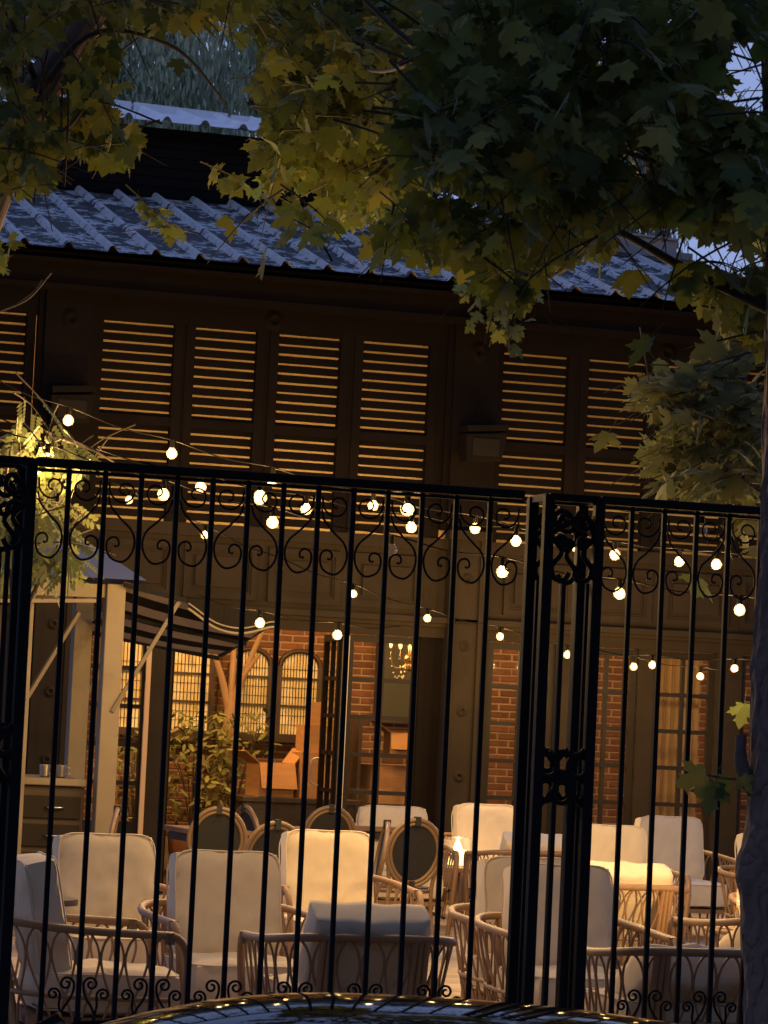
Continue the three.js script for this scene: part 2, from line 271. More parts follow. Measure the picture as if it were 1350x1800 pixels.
  P('upper_roof', sheet(2.2, 9.1, () => -4.2, (x) => 0, 0.26, -2.95, 7.06), M.flashing);
  for (const [a, b, dy] of [[3.2, 5.2, 0.03], [5.24, 6.05, 0.0], [6.08, 7.02, -0.02], [7.06, 9.1, -0.05]]) P('ridge_cap', bar([a, 7.42 + dy, -4.25], [b, 7.4 + dy, -4.25], 0.22, 0.1), M.flashing);
  P('rear_wall', box(6.5, 1.6, 0.1, 5.7, 6.5, -5.6), M.paintDark);
}
{ // chimney standing behind the lean-to
  const t = thing('chimney', 'pale grey rendered chimney behind the right end of the roof', 'chimney', [11.55, 5.2, -4.2]);
  part('shaft', box(0.62, 1.15, 0.5, 0, 0.575, 0), std(0.42, 0.4, 0.37, 0.9, { map: T.mottle }), t); part('cap', rbox(0.7, 0.08, 0.58, 0.015, 0, 1.19, 0), M.stone, t);
}
// ------------------------------------------------------------------ brick wall at the back of the room
{
  const t = thing('brick_wall', 'red brick wall at the back of the pavilion behind the glazed doors', 'wall', [8.7, 0, -4]);
  part('wall', box(11.4, 5.2, 0.3, 0, 2.6, -0.16), M.brickWall, t);
  const mats = []; for (let k = 0; k < 7; k++) { const a = rr(0.75, 1.25); mats.push(std(0.19 * a, (0.078 + 0.018 * rnd()) * a, (0.04 + 0.01 * rnd()) * a, 0.9, { map: T.brickTone, bumpMap: T.bumpFine, bumpScale: 0.002 })); }
  const bg = [0, 1, 2].map((k) => { const g = rbox(0.224 - 0.003 * k, 0.056, 0.03, 0.004); return g; });
  const rest = [];
  let n = 0; const cand = [];
  for (let r = 0; r < 33; r++) for (let c = 0; c < 34; c++) {
    const x = -3.9 + c * 0.239 + (r % 2) * 0.12, y = 0.36 + r * 0.0715; const px = pix(V3(x + 8.7, y, -4));
    if (x > 4.6) continue;
    const seen = (px[0] > 860 && px[0] < 970 || px[0] > 1030 && px[0] < 1125 || px[0] > 1155 && px[0] < 1262) && px[1] > 1130 && px[1] < 1440;
    cand.push([seen, x, y]);
  }
  for (const [seen, x, y] of cand) {
    if (seen && n < 300) { n++; const m = part('brick', bg[n % 3], mats[Math.floor(rnd() * 7)], t); m.position.set(x + rr(-0.003, 0.003), y + rr(-0.0015, 0.0015), -0.017 + rr(-0.003, 0.003)); m.rotation.z = rr(-0.006, 0.006); }
    else rest.push([x, y]);
  }
  const im = new THREE.InstancedMesh(bg[0], std(0.19, 0.085, 0.044, 0.9, { map: T.brickTone }), rest.length), m4 = new THREE.Matrix4(), col = new THREE.Color();
  rest.forEach(([x, y], i) => { m4.makeTranslation(x, y, -0.017 + rr(-0.003, 0.003)); im.setMatrixAt(i, m4); const a = rr(0.7, 1.25); im.setColorAt(i, col.setRGB(a, a, a)); });
  im.name = 'brickwork'; im.userData.kind = 'stuff'; t.add(im);
}
// ------------------------------------------------------------------ in the room
{
  const defs = [['lit lattice window left of the indoor tree, the square-headed one', 6.84, 0.42, 0], ['lit arched lattice window in the middle, right of the indoor tree', 7.46, 0.34, 1], ['lit arched lattice window behind the two stacked cartons', 7.95, 0.36, 1], ['lit lattice window glimpsed through the left glazed door', 6.2, 0.42, 0]];
  for (const [label, x, w, arch] of defs) {
    const t = thing('lattice_window', label, 'window', [x, 1.36, -3.86], 0, 'lit lattice windows in the room'), h = arch ? 0.66 : 0.84, o = [];
    const out = new THREE.Shape(); out.moveTo(-w / 2, 0); out.lineTo(w / 2, 0); out.lineTo(w / 2, h); if (arch) out.absellipse(0, h, w / 2, 0.13, 0, Math.PI, false); else out.lineTo(-w / 2, h); out.lineTo(-w / 2, 0);
    part('pane', uvm(new THREE.ExtrudeGeometry(out, { depth: 0.01, bevelEnabled: false, curveSegments: 10 })), M.litPane, t);
    const top = (u) => arch ? h + 0.13 * Math.sqrt(Math.max(0, 1 - (2 * u / w) ** 2)) : h;
    for (let k = 1; k < 12; k++) { const u = -w / 2 + w * k / 12; o.push(span(u - 0.0032, u + 0.0032, 0, top(u), 0.012, 0.02)); } for (let k = 1; k < 8; k++) if (k % 3) o.push(span(-w / 2, w / 2, k * 0.09 - 0.0025, k * 0.09 + 0.0025, 0.0202, 0.022));
    part('lattice', o, M.iron, t);
    for (const y of [0.27, 0.54]) part('crossbar', span(-w / 2, w / 2, y - 0.013, y + 0.013, 0.0225, 0.035), M.darkWood, t);
    const fr = [span(-w / 2 - 0.05, w / 2 + 0.05, -0.08, 0, 0, 0.06), span(-w / 2 - 0.05, -w / 2, 0, h, 0, 0.05), span(w / 2, w / 2 + 0.05, 0, h, 0, 0.05)];
    if (arch) { const a = []; for (let k = 0; k <= 12; k++) a.push([-Math.cos(k / 12 * Math.PI) * (w / 2 + 0.02), h + Math.sin(k / 12 * Math.PI) * 0.15, 0.03]); fr.push(tube(a, 0.028, 24, 6)); } else fr.push(span(-w / 2 - 0.05, w / 2 + 0.05, h, h + 0.06, 0, 0.05));
    part('frame', fr, M.darkWood, t);
  }
}
function carton(label, x, y, z, w, h, d, turn, open) {
  const t = thing('cardboard_box', label, 'cardboard box', [x, y, z], turn, 'cardboard boxes in the room');
  const k = 0.006, b = [span(-w / 2, w / 2, 0, k, -d / 2, d / 2), span(-w / 2, w / 2, k, h, d / 2 - k, d / 2), span(-w / 2, w / 2, k, h, -d / 2, -d / 2 + k), span(-w / 2, -w / 2 + k, k, h, -d / 2 + k, d / 2 - k), span(w / 2 - k, w / 2, k, h, -d / 2 + k, d / 2 - k)];
  part('carton', b, M.card, t);
  if (!open) { part('flap', span(-w / 2, -0.002, h + 0.001, h + 0.007, -d / 2, d / 2), M.card, t); part('flap', span(0.002, w / 2, h + 0.001, h + 0.007, -d / 2, d / 2), M.card, t); part('tape', span(-0.03, 0.03, h + 0.0075, h + 0.0085, -d / 2, d / 2), std(0.5, 0.36, 0.2, 0.3), t); }
  else { for (const [s, a] of [[-1, 2.2], [1, 2.5]]) { const g = box(w * 0.5, 0.006, d, s * w * 0.25, 0, 0); g.rotateZ(s * (a - Math.PI / 2)); g.translate(s * w / 2, h, 0); part('flap', g, M.card, t); }
    const g = box(w, h * 0.8, 0.006, 0, -h * 0.4, 0); g.rotateX(-0.35); g.translate(0, h, d / 2 + 0.006); part('flap', g, M.card, t); }
  return t;
}
{
  const t = thing('serving_counter', 'dark timber counter carrying the cardboard boxes inside the open doors', 'counter', [7.4, 0, -1.75]);
  part('body', box(1.0, 0.76, 0.5, 0, 0.38, 0), M.darkWood, t); part('top', rbox(1.1, 0.05, 0.58, 0.008, 0, 0.785, 0), M.darkWood, t);
  for (const x of [-0.25, 0.25]) part('door', rbox(0.44, 0.6, 0.02, 0.006, x, 0.4, 0.261), M.darkWood, t);
  carton('lower closed cardboard box of the pair stacked on the counter', 7.56, 1.22, -1.7, 0.29, 0.24, 0.26, 0.04, false);
  carton('topmost closed cardboard box, smaller, above another box', 7.6, 1.468, -1.7, 0.23, 0.2, 0.22, -0.03, false);
  carton('wide cardboard box on the counter under the closed pair', 7.57, 0.812, -1.72, 0.36, 0.4, 0.36, 0.02, false);
  carton('open cardboard box with raised flaps at the left end of the counter', 7.16, 0.812, -1.72, 0.34, 0.3, 0.32, 0.12, true);
  const d = thing('dark_crate_shelf', 'dark timber shelf unit seen through the panes of the door right of the opening', 'shelf', [8.42, 0, -1.9]);
  part('frame', [span(-0.45, -0.42, 0, 1.55, -0.2, 0.2), span(0.42, 0.45, 0, 1.55, -0.2, 0.2)], M.darkWood, d); for (const y of [0.3, 0.75, 1.2, 1.53]) part('shelf', span(-0.42, 0.42, y, y + 0.03, -0.2, 0.2), M.darkWood, d);
  carton('cardboard box on the middle board of the dark shelf unit', 8.3, 0.782, -1.9, 0.4, 0.34, 0.34, 0.1, false);
  carton('open cardboard box on the upper board of the dark shelf unit', 8.5, 1.232, -1.9, 0.4, 0.2, 0.34, -0.1, true);
  carton('cardboard box on the lowest board of the dark shelf unit', 8.5, 0.332, -1.9, 0.5, 0.34, 0.34, 0.05, false);
}
function bowl(t, pts, name, mat) { part(name, lathe(pts), mat, t); }
{
  const t = thing('chandelier', 'lit brass chandelier with hanging crystal strings seen through the door panes', 'chandelier', [8.32, 2.0, -1.4]);
  part('stem', cyl(0.012, 0.012, 3.1, 0, 1.68, 0), M.brass, t); part('hub', [ball(0.05, 0, 0.1, 0), lathe([[0, -0.02], [0.03, 0], [0.05, 0.03], [0.02, 0.07]])], M.brass, t);
  for (let k = 0; k < 6; k++) { const a = k / 6 * Math.PI * 2 + 0.3, c = Math.cos(a), s = Math.sin(a);
    const arm = part('arm', tube([[0, 0.08, 0], [c * 0.07, 0.02, s * 0.07], [c * 0.14, 0.03, s * 0.14], [c * 0.17, 0.12, s * 0.17]], 0.007, 14), M.brass, t);
    part('candle', cyl(0.008, 0.008, 0.07, c * 0.17, 0.155, s * 0.17, 8), M.brass, arm); part('bulb', clean(new THREE.SphereGeometry(0.02, 10, 8).scale(0.8, 1.5, 0.8).translate(c * 0.17, 0.225, s * 0.17)), M.bulb, arm);
    const st = []; for (let q = 0; q < 7; q++) { const u = q / 6; st.push(ball(0.008, c * 0.17 * (1 - u * 0.6), 0.1 - 0.16 * Math.sin(u * Math.PI * 0.8) - u * 0.02, s * 0.17 * (1 - u * 0.6), 6)); } part('crystal_string', st, M.crystal, t);
    if (k % 3 === 0) glow(t, c * 0.17, 0.225, s * 0.17, 0.9, BULB_C, 0.6); }
}
for (const [x, z, label, I] of [[6.05, -1.6, 'round glass ceiling globe over the left end of the room', 8.5], [7.2, -1.25, 'round glass ceiling globe over the cardboard boxes', 10], [9.6, -1.9, 'round glass ceiling globe over the brick end of the room', 5], [11.2, -1.9, 'round glass ceiling globe at the far right end of the room', 3], [4.2, -1.6, 'round glass ceiling globe behind the drinks kiosk', 9]]) {
  const t = thing('ceiling_lamp', label, 'ceiling lamp', [x, 3.3, z], 0, 'globe lamps in the room');
  part('rod', cyl(0.01, 0.01, 1.7, 0, 1.0, 0, 8), M.brass, t); part('rose', cyl(0.06, 0.06, 0.03, 0, 1.86, 0), M.brass, t); part('globe', ball(0.13, 0, 0, 0, 18), std(1, 0.8, 0.5, 0.5, { emissive: new THREE.Color(1, 0.62, 0.26), emissiveIntensity: 6 }), t);
  glow(t, 0, 0, 0, I * 1.35, ROOM_C, 6);
}
{
  const t = thing('wall_panel', 'dark green framed wall panel behind the chandelier', 'wall panel', [9.0, 1.55, -3.96]); part('panel', box(0.42, 0.9, 0.04, 0, 0.45, 0), std(0.05, 0.05, 0.032, 0.5), t); part('frame', [span(-0.25, -0.21, -0.04, 0.94, 0, 0.05), span(0.21, 0.25, -0.04, 0.94, 0, 0.05), span(-0.21, 0.21, 0.9, 0.94, 0, 0.05), span(-0.21, 0.21, -0.04, 0, 0, 0.05)], M.darkWood, t);
  const c = thing('curtain', 'tan curtain hanging behind the panes of the far right glazed door', 'curtain', [10.62, 0.05, -0.75]), pos = [], idx = []; for (let i = 0; i <= 60; i++) for (let j = 0; j <= 1; j++) pos.push(-0.26 + 0.52 * i / 60, j * 2.5, 0.025 * Math.sin(i * 0.75) + 0.01 * Math.sin(i * 2.1)); for (let i = 0; i < 60; i++) idx.push(i * 2, i * 2 + 2, i * 2 + 1, i * 2 + 1, i * 2 + 2, i * 2 + 3); const g = new THREE.BufferGeometry(); g.setAttribute('position', new THREE.Float32BufferAttribute(pos, 3)); g.setIndex(idx); g.computeVertexNormals(); part('cloth', g, phys(0.42, 0.29, 0.15, 0.95, { transmission: 0.35, thickness: 0 }), c); part('rail', cyl(0.012, 0.012, 0.6, 0, 0, 0, 8).rotateZ(Math.PI / 2).translate(0, 2.5, 0), M.brass, c);
}
// plants in the room
function ovalLeaf(w, l, fold = 0.15) { const s = new THREE.Shape(); s.moveTo(0, 0); s.quadraticCurveTo(w * 0.7, l * 0.35, w * 0.32, l * 0.75); s.quadraticCurveTo(w * 0.1, l * 0.95, 0, l); s.quadraticCurveTo(-w * 0.1, l * 0.95, -w * 0.32, l * 0.75); s.quadraticCurveTo(-w * 0.7, l * 0.35, 0, 0); const g = new THREE.ShapeGeometry(s, 3), p = g.attributes.position; for (let i = 0; i < p.count; i++) p.setZ(i, -fold * Math.abs(p.getX(i)) - 0.25 * p.getY(i) ** 2 / l); g.computeVertexNormals(); return clean(g); }
function place(g, p, tip, nrm, s = 1) { const y = tip.clone().normalize(), z = nrm.clone().addScaledVector(y, -nrm.dot(y)).normalize(), x = y.clone().cross(z); return new THREE.Matrix4().makeBasis(x, y, z).scale(V3(s, s, s)).setPosition(p); }
{
  const oval = ovalLeaf(0.05, 0.12), green = std(0.16, 0.17, 0.06, 0.7);
  for (const [x, z, h, label] of [[6.75, -3.0, 1.45, 'leafy potted shrub in front of the square lattice window'], [7.15, -3.1, 1.5, 'leafy potted shrub under the indoor tree'], [6.2, -3.0, 1.3, 'low leafy potted shrub at the left of the room']]) {
    const t = thing('potted_shrub', label, 'plant', [x, 0, z], 0, 'potted shrubs in the room');
    part('pot', lathe([[0, 0], [0.17, 0], [0.22, 0.4], [0.24, 0.42], [0.2, 0.42], [0.18, 0.36], [0, 0.36]]), std(0.3, 0.13, 0.07, 0.8, { map: T.mottle }), t);
    const st = []; for (let k = 0; k < 9; k++) { const a = rr(0, 6.3), q = rr(0.1, 0.34); st.push(taper([[0, 0.36, 0], [Math.cos(a) * q * 0.4, 0.36 + (h - 0.36) * 0.5, Math.sin(a) * q * 0.4], [Math.cos(a) * q, h - rr(0, 0.3), Math.sin(a) * q]], 0.008, 0.003, 8, 5)); } part('stem', st, M.twig, t);
    const im = new THREE.InstancedMesh(oval, green, 330), c = new THREE.Color(); for (let k = 0; k < 330; k++) { const a = rr(0, 6.3), q = 0.36 * Math.sqrt(rnd()), p = V3(Math.cos(a) * q, 0.5 + (h - 0.45) * rnd(), Math.sin(a) * q); im.setMatrixAt(k, place(oval, p, V3(rr(-1, 1), rr(-0.6, 1), rr(-1, 1)), V3(rr(-1, 1), 1, rr(-0.3, 1)), rr(0.6, 1.1))); const b = rr(0.5, 1.4); im.setColorAt(k, c.setRGB(b, b * rr(0.85, 1.05), b * 0.8)); } im.name = 'leaves'; im.userData.kind = 'stuff'; t.add(im);
  }
  const t = thing('indoor_tree', 'pale bare indoor tree standing between two lattice windows', 'tree', [7.18, 0, -3.45]), bm = std(0.36, 0.23, 0.14, 0.9, { map: T.mottle });
  part('trunk', taper([[0, 0, 0], [0.02, 0.7, 0], [-0.02, 1.35, 0.02], [0.02, 1.75, 0]], 0.075, 0.055, 20, 10, 0.06), bm, t);
  for (const [x, y, z] of [[-0.28, 2.3, 0.05], [0.02, 2.4, -0.05], [0.26, 2.35, 0.08], [0.2, 2.1, 0.2]]) part('limb', taper([[0, 1.5, 0], [x * 0.35, 1.85, z * 0.4], [x, y, z]], 0.045, 0.02, 12, 8, 0.05), bm, t);
}

// ------------------------------------------------------------------ wall boxes
for (const [x, y, label] of [[8.385, 3.79, 'grey tilted box lamp on the pilaster between the two shutter bays'], [4.79, 3.86, 'grey box lamp on the left pilaster above the leafy bush']]) {
  const t = thing('box_lamp', label, 'wall lamp', [x, y, 0.09], 0, 'unlit box lamps on the pilasters');
  const s = new THREE.Shape(); s.moveTo(-0.16, 0); s.lineTo(0.14, 0.02); s.lineTo(0.185, 0.25); s.lineTo(-0.17, 0.22); s.closePath();
  part('housing', uvm(new THREE.ExtrudeGeometry(s, { depth: 0.2, bevelEnabled: true, bevelSize: 0.008, bevelThickness: 0.008, bevelSegments: 2 }).translate(0, 0, 0.07)), M.greybox, t);
  part('hood', bar([-0.175, 0.27, 0.17], [0.19, 0.3, 0.17], 0.26, 0.05), M.greybox, t); part('front_plate', box(0.24, 0.15, 0.006, 0, 0.12, 0.282), phys(0.02, 0.016, 0.011, 0.7, { specularIntensity: 0.15, map: T.mottle }), t); part('bracket', box(0.08, 0.16, 0.08, 0, 0.13, 0.035), M.iron, t);
}

// ------------------------------------------------------------------ drinks kiosk on the left
{
  const t = thing('drinks_kiosk', 'cream-posted drinks kiosk with striped awning, canvas top and drawer counter', 'kiosk', [3.97, 0, 4.6]);
  for (const [x, z] of [[-0.3, 0.4], [0.32, 0.4], [-0.3, -0.7], [0.32, -0.7]]) part('post', rbox(0.13, 2.38, 0.13, 0.008, x, 1.19, z), M.cream, t);
  part('beam', [bar([-0.9, 2.31, 0.4], [0.25, 2.33, 0.4], 0.06, 0.09), bar([-0.9, 2.31, -0.7], [0.25, 2.33, -0.7], 0.06, 0.09)], M.cream, t);
  { const g = new THREE.ConeGeometry(1.0, 0.5, 4, 1, true).rotateY(Math.PI / 4).scale(0.98, 1, 0.98).translate(-0.19, 2.66, -0.12); part('canvas_roof', uvm(g.toNonIndexed()), M.canvas, t); }
  // striped awning to the right, stripes running out along its fall
  const L = 1.02, fall = -0.23, ang = Math.atan2(fall, L); const pos = [];
  const strp = [0, 1]; const stripeL = [], stripeD = [];
  const AW = (u, v) => V3(0.36 + u * (0.98 + 0.08 * v), 2.1 + 0.3 * v + u * (-0.14 - 0.06 * v) - 0.025 * Math.sin(u * Math.PI) - 0.02 * Math.sin(v * Math.PI), -0.75 + 1.27 * v);   // a flap propped up towards the street
  for (let k = 0; k < 7; k++) for (let i = 0; i < 8; i++) { const v0 = k / 7, v1 = (k + 1) / 7, A = AW(i / 8, v0), B = AW((i + 1) / 8, v0), C = AW((i + 1) / 8, v1), D = AW(i / 8, v1), g = new THREE.BufferGeometry(); g.setAttribute('position', new THREE.Float32BufferAttribute([A, B, C, A, C, D].flatMap((p) => p.toArray()), 3)); g.computeVertexNormals(); ((k % 2 ? stripeD : stripeL)[k] ??= []).push(uvm(g)); }
  const aw = phys(0.33, 0.24, 0.13, 0.95, { transmission: 0.25, thickness: 0, specularIntensity: 0.2 }), ad = phys(0.014, 0.012, 0.01, 0.95, { specularIntensity: 0.1 });
  stripeL.forEach((q) => part('awning_stripe', q, aw, t)); stripeD.forEach((q) => part('awning_stripe', q, ad, t));
  for (const v of [0.0, 0.5, 1]) part('awning_arm', bar(AW(0, v).add(V3(0, -0.025, 0)), AW(1, v).add(V3(0, -0.025, 0)), 0.025, 0.03), M.iron, t);
  part('awning_arm', bar(AW(1.01, 0), AW(1.01, 1), 0.028), M.iron, t);
  for (const [z, m] of [[0.545, 0]]) { const vs = []; for (let i = 0; i < 20; i++) { const u0 = i / 20, u1 = (i + 1) / 20, X = (u) => 0.8 + 0.64 * u, top = (u) => 2.31 - 0.1 * u, bo = (u) => top(u) - 0.07 - 0.1 * Math.sin(Math.PI * Math.min(1, u * 1.1)) , zz = (u) => z + 0.02 * Math.sin(u * 16); const g = new THREE.BufferGeometry(); g.setAttribute('position', new THREE.Float32BufferAttribute([X(u0), bo(u0), zz(u0), X(u1), bo(u1), zz(u1), X(u1), top(u1), z, X(u0), bo(u0), zz(u0), X(u1), top(u1), z, X(u0), top(u0), z], 3)); g.computeVertexNormals(); vs.push(uvm(g)); }
    const v = part('valance', vs, ad, t); const ed = []; for (let i = 0; i <= 16; i++) { const u = i / 16; ed.push([0.8 + 0.64 * u, 2.31 - 0.1 * u - 0.07 - 0.1 * Math.sin(Math.PI * Math.min(1, u * 1.1)), z + 0.02 * Math.sin(u * 16) + 0.004]); } part('edging', [tube(ed, 0.009, 30, 6), tube(ed.map(([x, y, q]) => [x, y + 0.035, q + 0.004]), 0.006, 30, 6)], std(0.22, 0.18, 0.12, 0.8), v); }
  for (const [a, b] of [[[0.33, 1.52, 0.47], [0.76, 2.3, 0.47]], [[0.33, 1.52, -0.77], [0.76, 2.3, -0.77]], [[-0.3, 1.5, 0.47], [0.1, 2.18, 0.3]], [[-0.36, 1.9, 0.47], [-0.24, 2.28, 0.47]]]) part('brace', bar(a, b, 0.026, 0.026), std(0.13, 0.1, 0.065, 0.6), t);
  part('awning', [span(-1.0, -0.32, 2.22, 2.245, -0.7, 0.5)], ad, t); part('awning_arm', bar([-0.9, 2.2, 0.5], [0.2, 2.26, 0.5], 0.025), M.cream, t);
  // counter with drawers
  part('counter', [span(-0.8, 0.2, 0, 1.0, -0.5, 0.3)], M.darkWood, t); part('counter_top', rbox(1.06, 0.05, 0.9, 0.01, -0.3, 1.03, -0.1), M.cream, t);
  for (let k = 0; k < 4; k++) { const d = part('drawer', rbox(0.4, 0.15, 0.025, 0.005, -0.02, 0.86 - k * 0.19, 0.3135), phys(0.022, 0.015, 0.01, 0.6, { specularIntensity: 0.4, map: T.grain }), t); part('handle', tube([[-0.06, 0.86 - k * 0.19, 0.325], [-0.05, 0.86 - k * 0.19, 0.355], [0.05, 0.86 - k * 0.19, 0.355], [0.06, 0.86 - k * 0.19, 0.325]], 0.007, 10), M.metal, d); }
  part('front_panel', rbox(0.46, 0.8, 0.02, 0.006, -0.52, 0.52, 0.311), phys(0.04, 0.018, 0.011, 0.7, { specularIntensity: 0.3, map: T.brickTone }), t);
}
for (const [px, label] of [[78, 'steel cup on the kiosk counter, the one nearer the fence post'], [107, 'steel cup on the kiosk counter, beside the cream post']]) {
  const p = at(px, 1368, { z: 4.75 }); const t = thing('steel_cup', label, 'cup', [p.x, 1.056, 4.75], 0, 'steel cups on the kiosk counter');
  part('body', lathe([[0, 0], [0.03, 0], [0.034, 0.01], [0.038, 0.085], [0.036, 0.085], [0.031, 0.012], [0, 0.008]]), M.metal, t); part('handle', tube([[0.036, 0.07, 0], [0.062, 0.065, 0], [0.062, 0.03, 0], [0.034, 0.022, 0]], 0.004, 12), M.metal, t);
}

// ------------------------------------------------------------------ rattan lounge chairs
function pillow(w, h, d, sd, wr = 0.011, sag = 0) {
  let g = new THREE.BoxGeometry(w, h, d, 18, 18, 5); const p = g.attributes.position;
  for (let i = 0; i < p.count; i++) {
    let x = p.getX(i), y = p.getY(i), z = p.getZ(i); const u = 2 * x / w, v = 2 * y / h, q = 2 * z / d, e = Math.sqrt(Math.max(0, (1 - u ** 4) * (1 - v ** 4)));
    z *= 0.74 + 0.26 * e; x *= 1 - 0.035 * v * v - 0.025 * q * q + 0.01; y *= 1 - 0.035 * u * u - 0.025 * q * q + 0.01;
    z += Math.sign(q) * Math.abs(q) * wr * (2 * vn(u * 2.2 + 9, v * 2.2 + 9, 64, sd) - 1 + 0.6 * (2 * vn(u * 6 + 9 + v * 2, v * 5 + 9, 64, sd + 5) - 1)); y -= sag * (1 - u * u) * (v * 0.5 + 0.5);
    y += 0.004 * (2 * vn(u * 3 + 9, 5 + q, 64, sd + 8) - 1) * Math.abs(v); x += 0.004 * (2 * vn(v * 3 + 9, 7 + q, 64, sd + 9) - 1) * Math.abs(u); p.setXYZ(i, x, y, z);
  }
  g = mergeVertices((g.deleteAttribute('normal'), g.deleteAttribute('uv'), g)); g = toCreasedNormals(g, sag > 0 ? 1.5 : 0.75); return uvm(g, 2);
}
function seam(w, h, d, s) { const a = w / 2 * 0.955, b = h / 2 * 0.955, z = s * d / 2 * 0.76, r = 0.03, P = []; for (const [x, y] of [[-a + r, -b], [0, -b * 1.03], [a - r, -b], [a, -b + r], [a * 1.03, 0], [a, b - r], [a - r, b], [0, b * 1.03], [-a + r, b], [-a, b - r], [-a * 1.03, 0], [-a, -b + r]]) P.push([x, y, z]); return tube(P, 0.0045, 60, 5, true); }
function makeChair(label, slump) {
  const t = thing('rattan_armchair', label, 'armchair', [0, 0, 0], 0, 'rattan armchairs with white cushions');
  const top = new THREE.CatmullRomCurve3([[-0.385, 0.595, 0.33], [-0.4, 0.605, 0.05], [-0.4, 0.62, -0.2], [-0.31, 0.64, -0.38], [0, 0.645, -0.4], [0.31, 0.64, -0.38], [0.4, 0.62, -0.2], [0.4, 0.605, 0.05], [0.385, 0.595, 0.33]].map((p) => V3(...p)), false, 'centripetal');
  const bot = new THREE.CatmullRomCurve3([[-0.32, 0.12, 0.3], [-0.33, 0.12, 0.05], [-0.32, 0.12, -0.15], [-0.26, 0.12, -0.28], [0, 0.12, -0.3], [0.26, 0.12, -0.28], [0.32, 0.12, -0.15], [0.33, 0.12, 0.05], [0.32, 0.12, 0.3]].map((p) => V3(...p)), false, 'centripetal');
  const S = (s, v) => bot.getPointAt(Math.max(0, Math.min(1, s))).lerp(top.getPointAt(Math.max(0, Math.min(1, s))), v);
  const rail = [[-0.345, 0.0, 0.35], [-0.365, 0.3, 0.385], [-0.383, 0.53, 0.375], [-0.39, 0.59, 0.33]]; const tp = []; for (let i = 1; i < 30; i++) tp.push(top.getPointAt(i / 30)); const R = rail.map((p) => V3(...p)), R2 = rail.map(([x, y, z]) => V3(-x, y, z)).reverse();
  part('arm_rail', tube([...R, ...tp, ...R2], 0.0185, 120, 8), M.rattan, t);
  const mid = [], lo = []; for (let i = 0; i <= 30; i++) { mid.push(S(i / 30, 0.42)); lo.push(bot.getPointAt(i / 30)); }
  part('middle_rail', tube(mid, 0.012, 70, 6), M.rattan, t); part('lower_rail', tube(lo, 0.015, 70, 6), M.rattan, t);
  const N = 19, ds = 1 / N; const hw = [[1, 0], [0.965, 0.2], [0.9, 0.36], [0.78, 0.47], [0.64, 0.36], [0.5, 0.14], [0.42, 0], [0.33, -0.16], [0.2, -0.36], [0.06, -0.47], [0, -0.48]];
  for (let i = 0; i < N; i++) { const c = (i + 0.5) * ds, pts = []; for (let k = hw.length - 1; k >= 0; k--) pts.push(S(c - hw[k][1] * ds * 1.0, hw[k][0] * 0.985)); for (let k = 1; k < hw.length; k++) pts.push(S(c + hw[k][1] * ds * 1.0, hw[k][0] * 0.985)); part('strand', tube(pts, 0.006, 44, 5), M.rattan, t); }
  for (const sx of [-1, 1]) { const g = []; for (const o of [-0.03, 0, 0.03]) g.push(taper([[sx * 0.2 + o * 1.2, 0, -0.27], [sx * 0.2 + o, 0.3, -0.335], [sx * 0.2 + o * 0.8, 0.64, -0.405]], 0.015, 0.014, 12, 7)); part('leg', g, M.rattan, t); }
  part('seat_frame', [span(-0.31, 0.31, 0.2, 0.235, -0.28, 0.34)], M.rattan, t);
  for (const sx of [-1, 1]) for (const z of [0.3]) part('wrap', cyl(0.024, 0.024, 0.05, sx * 0.388, 0.585, z, 10).rotateX(0), M.cane, t);
  const sc = part('seat_cushion', pillow(0.6, 0.62, 0.2, 5).rotateX(-Math.PI / 2).translate(0, 0.34, 0.08), M.fabric, t);
  part('piping', [seam(0.6, 0.62, 0.2, 1), seam(0.6, 0.62, 0.2, -1)].map((g) => g.rotateX(-Math.PI / 2).translate(0, 0.34, 0.08)), M.piping, sc);
  const tf = (g) => slump === 2 ? g.rotateX(-1.15).translate(0, 0.5, -0.12) : slump ? g.rotateX(-0.5).translate(0, 0.565, -0.215) : g.rotateX(-0.2).translate(0, 0.65, -0.2);
  const w = 0.52, h = slump ? 0.44 : 0.5, d = slump ? 0.22 : 0.18, bc = part('back_cushion', tf(pillow(w, h, d, slump ? 19 : 3, 0.011, slump ? 0.012 : 0)), M.fabric, t);
  if (!slump) part('piping', [seam(w, h, d, 1), seam(w, h, d, -1)].map(tf), M.piping, bc);
  return t;
}
const kinds = [0, 1, 2].map((k) => ({ root: makeChair('x', k), used: false }));
function chair(pos, turn, label, slump) {
  const [x, y, z] = pos;
  const k = kinds[+slump]; if (!k.used) { k.used = true; k.root.position.set(x, y, z); k.root.rotation.y = turn; k.root.userData.label = label; return k.root; }
  return dup(k.root, pos, turn, label);
}
const front = (px, py, turn, label) => { const p = at(px, py, { y: 0.87 }); return chair([p.x + 0.28 * -Math.sin(turn) * -1, 0, p.z + 0.27], turn, label, false); };
front(178, 1477, 0.1, 'rattan armchair with upright white cushion, third from the left behind the dim corner seat');
front(390, 1508, 0.06, 'rattan armchair facing the fence just right of the sideways corner armchair');
front(570, 1470, 0.03, 'brightly lit rattan armchair facing the street in front of the bistro chairs');
front(975, 1532, 0.02, 'rattan armchair facing the street directly behind the openwork gate pillar');
front(923, 1519, 0.05, 'rattan armchair half hidden behind the left post of the gate pillar');
front(1172, 1443, 0.0, 'far rattan armchair with tall white cushion in front of the narrow right glazed door');
front(1066, 1459, -0.04, 'rattan armchair with white cushion seen just right of the gate pillar, near the doors');
front(850, 1421, 0.0, 'farthest rattan armchair standing against the column with rosettes');
front(688, 1425, -0.1, 'white cushioned armchair behind the oval bistro chair by the open door');
front(1354, 1471, 0.1, 'rattan armchair mostly hidden by the tree trunk, its arm showing left of the bark');
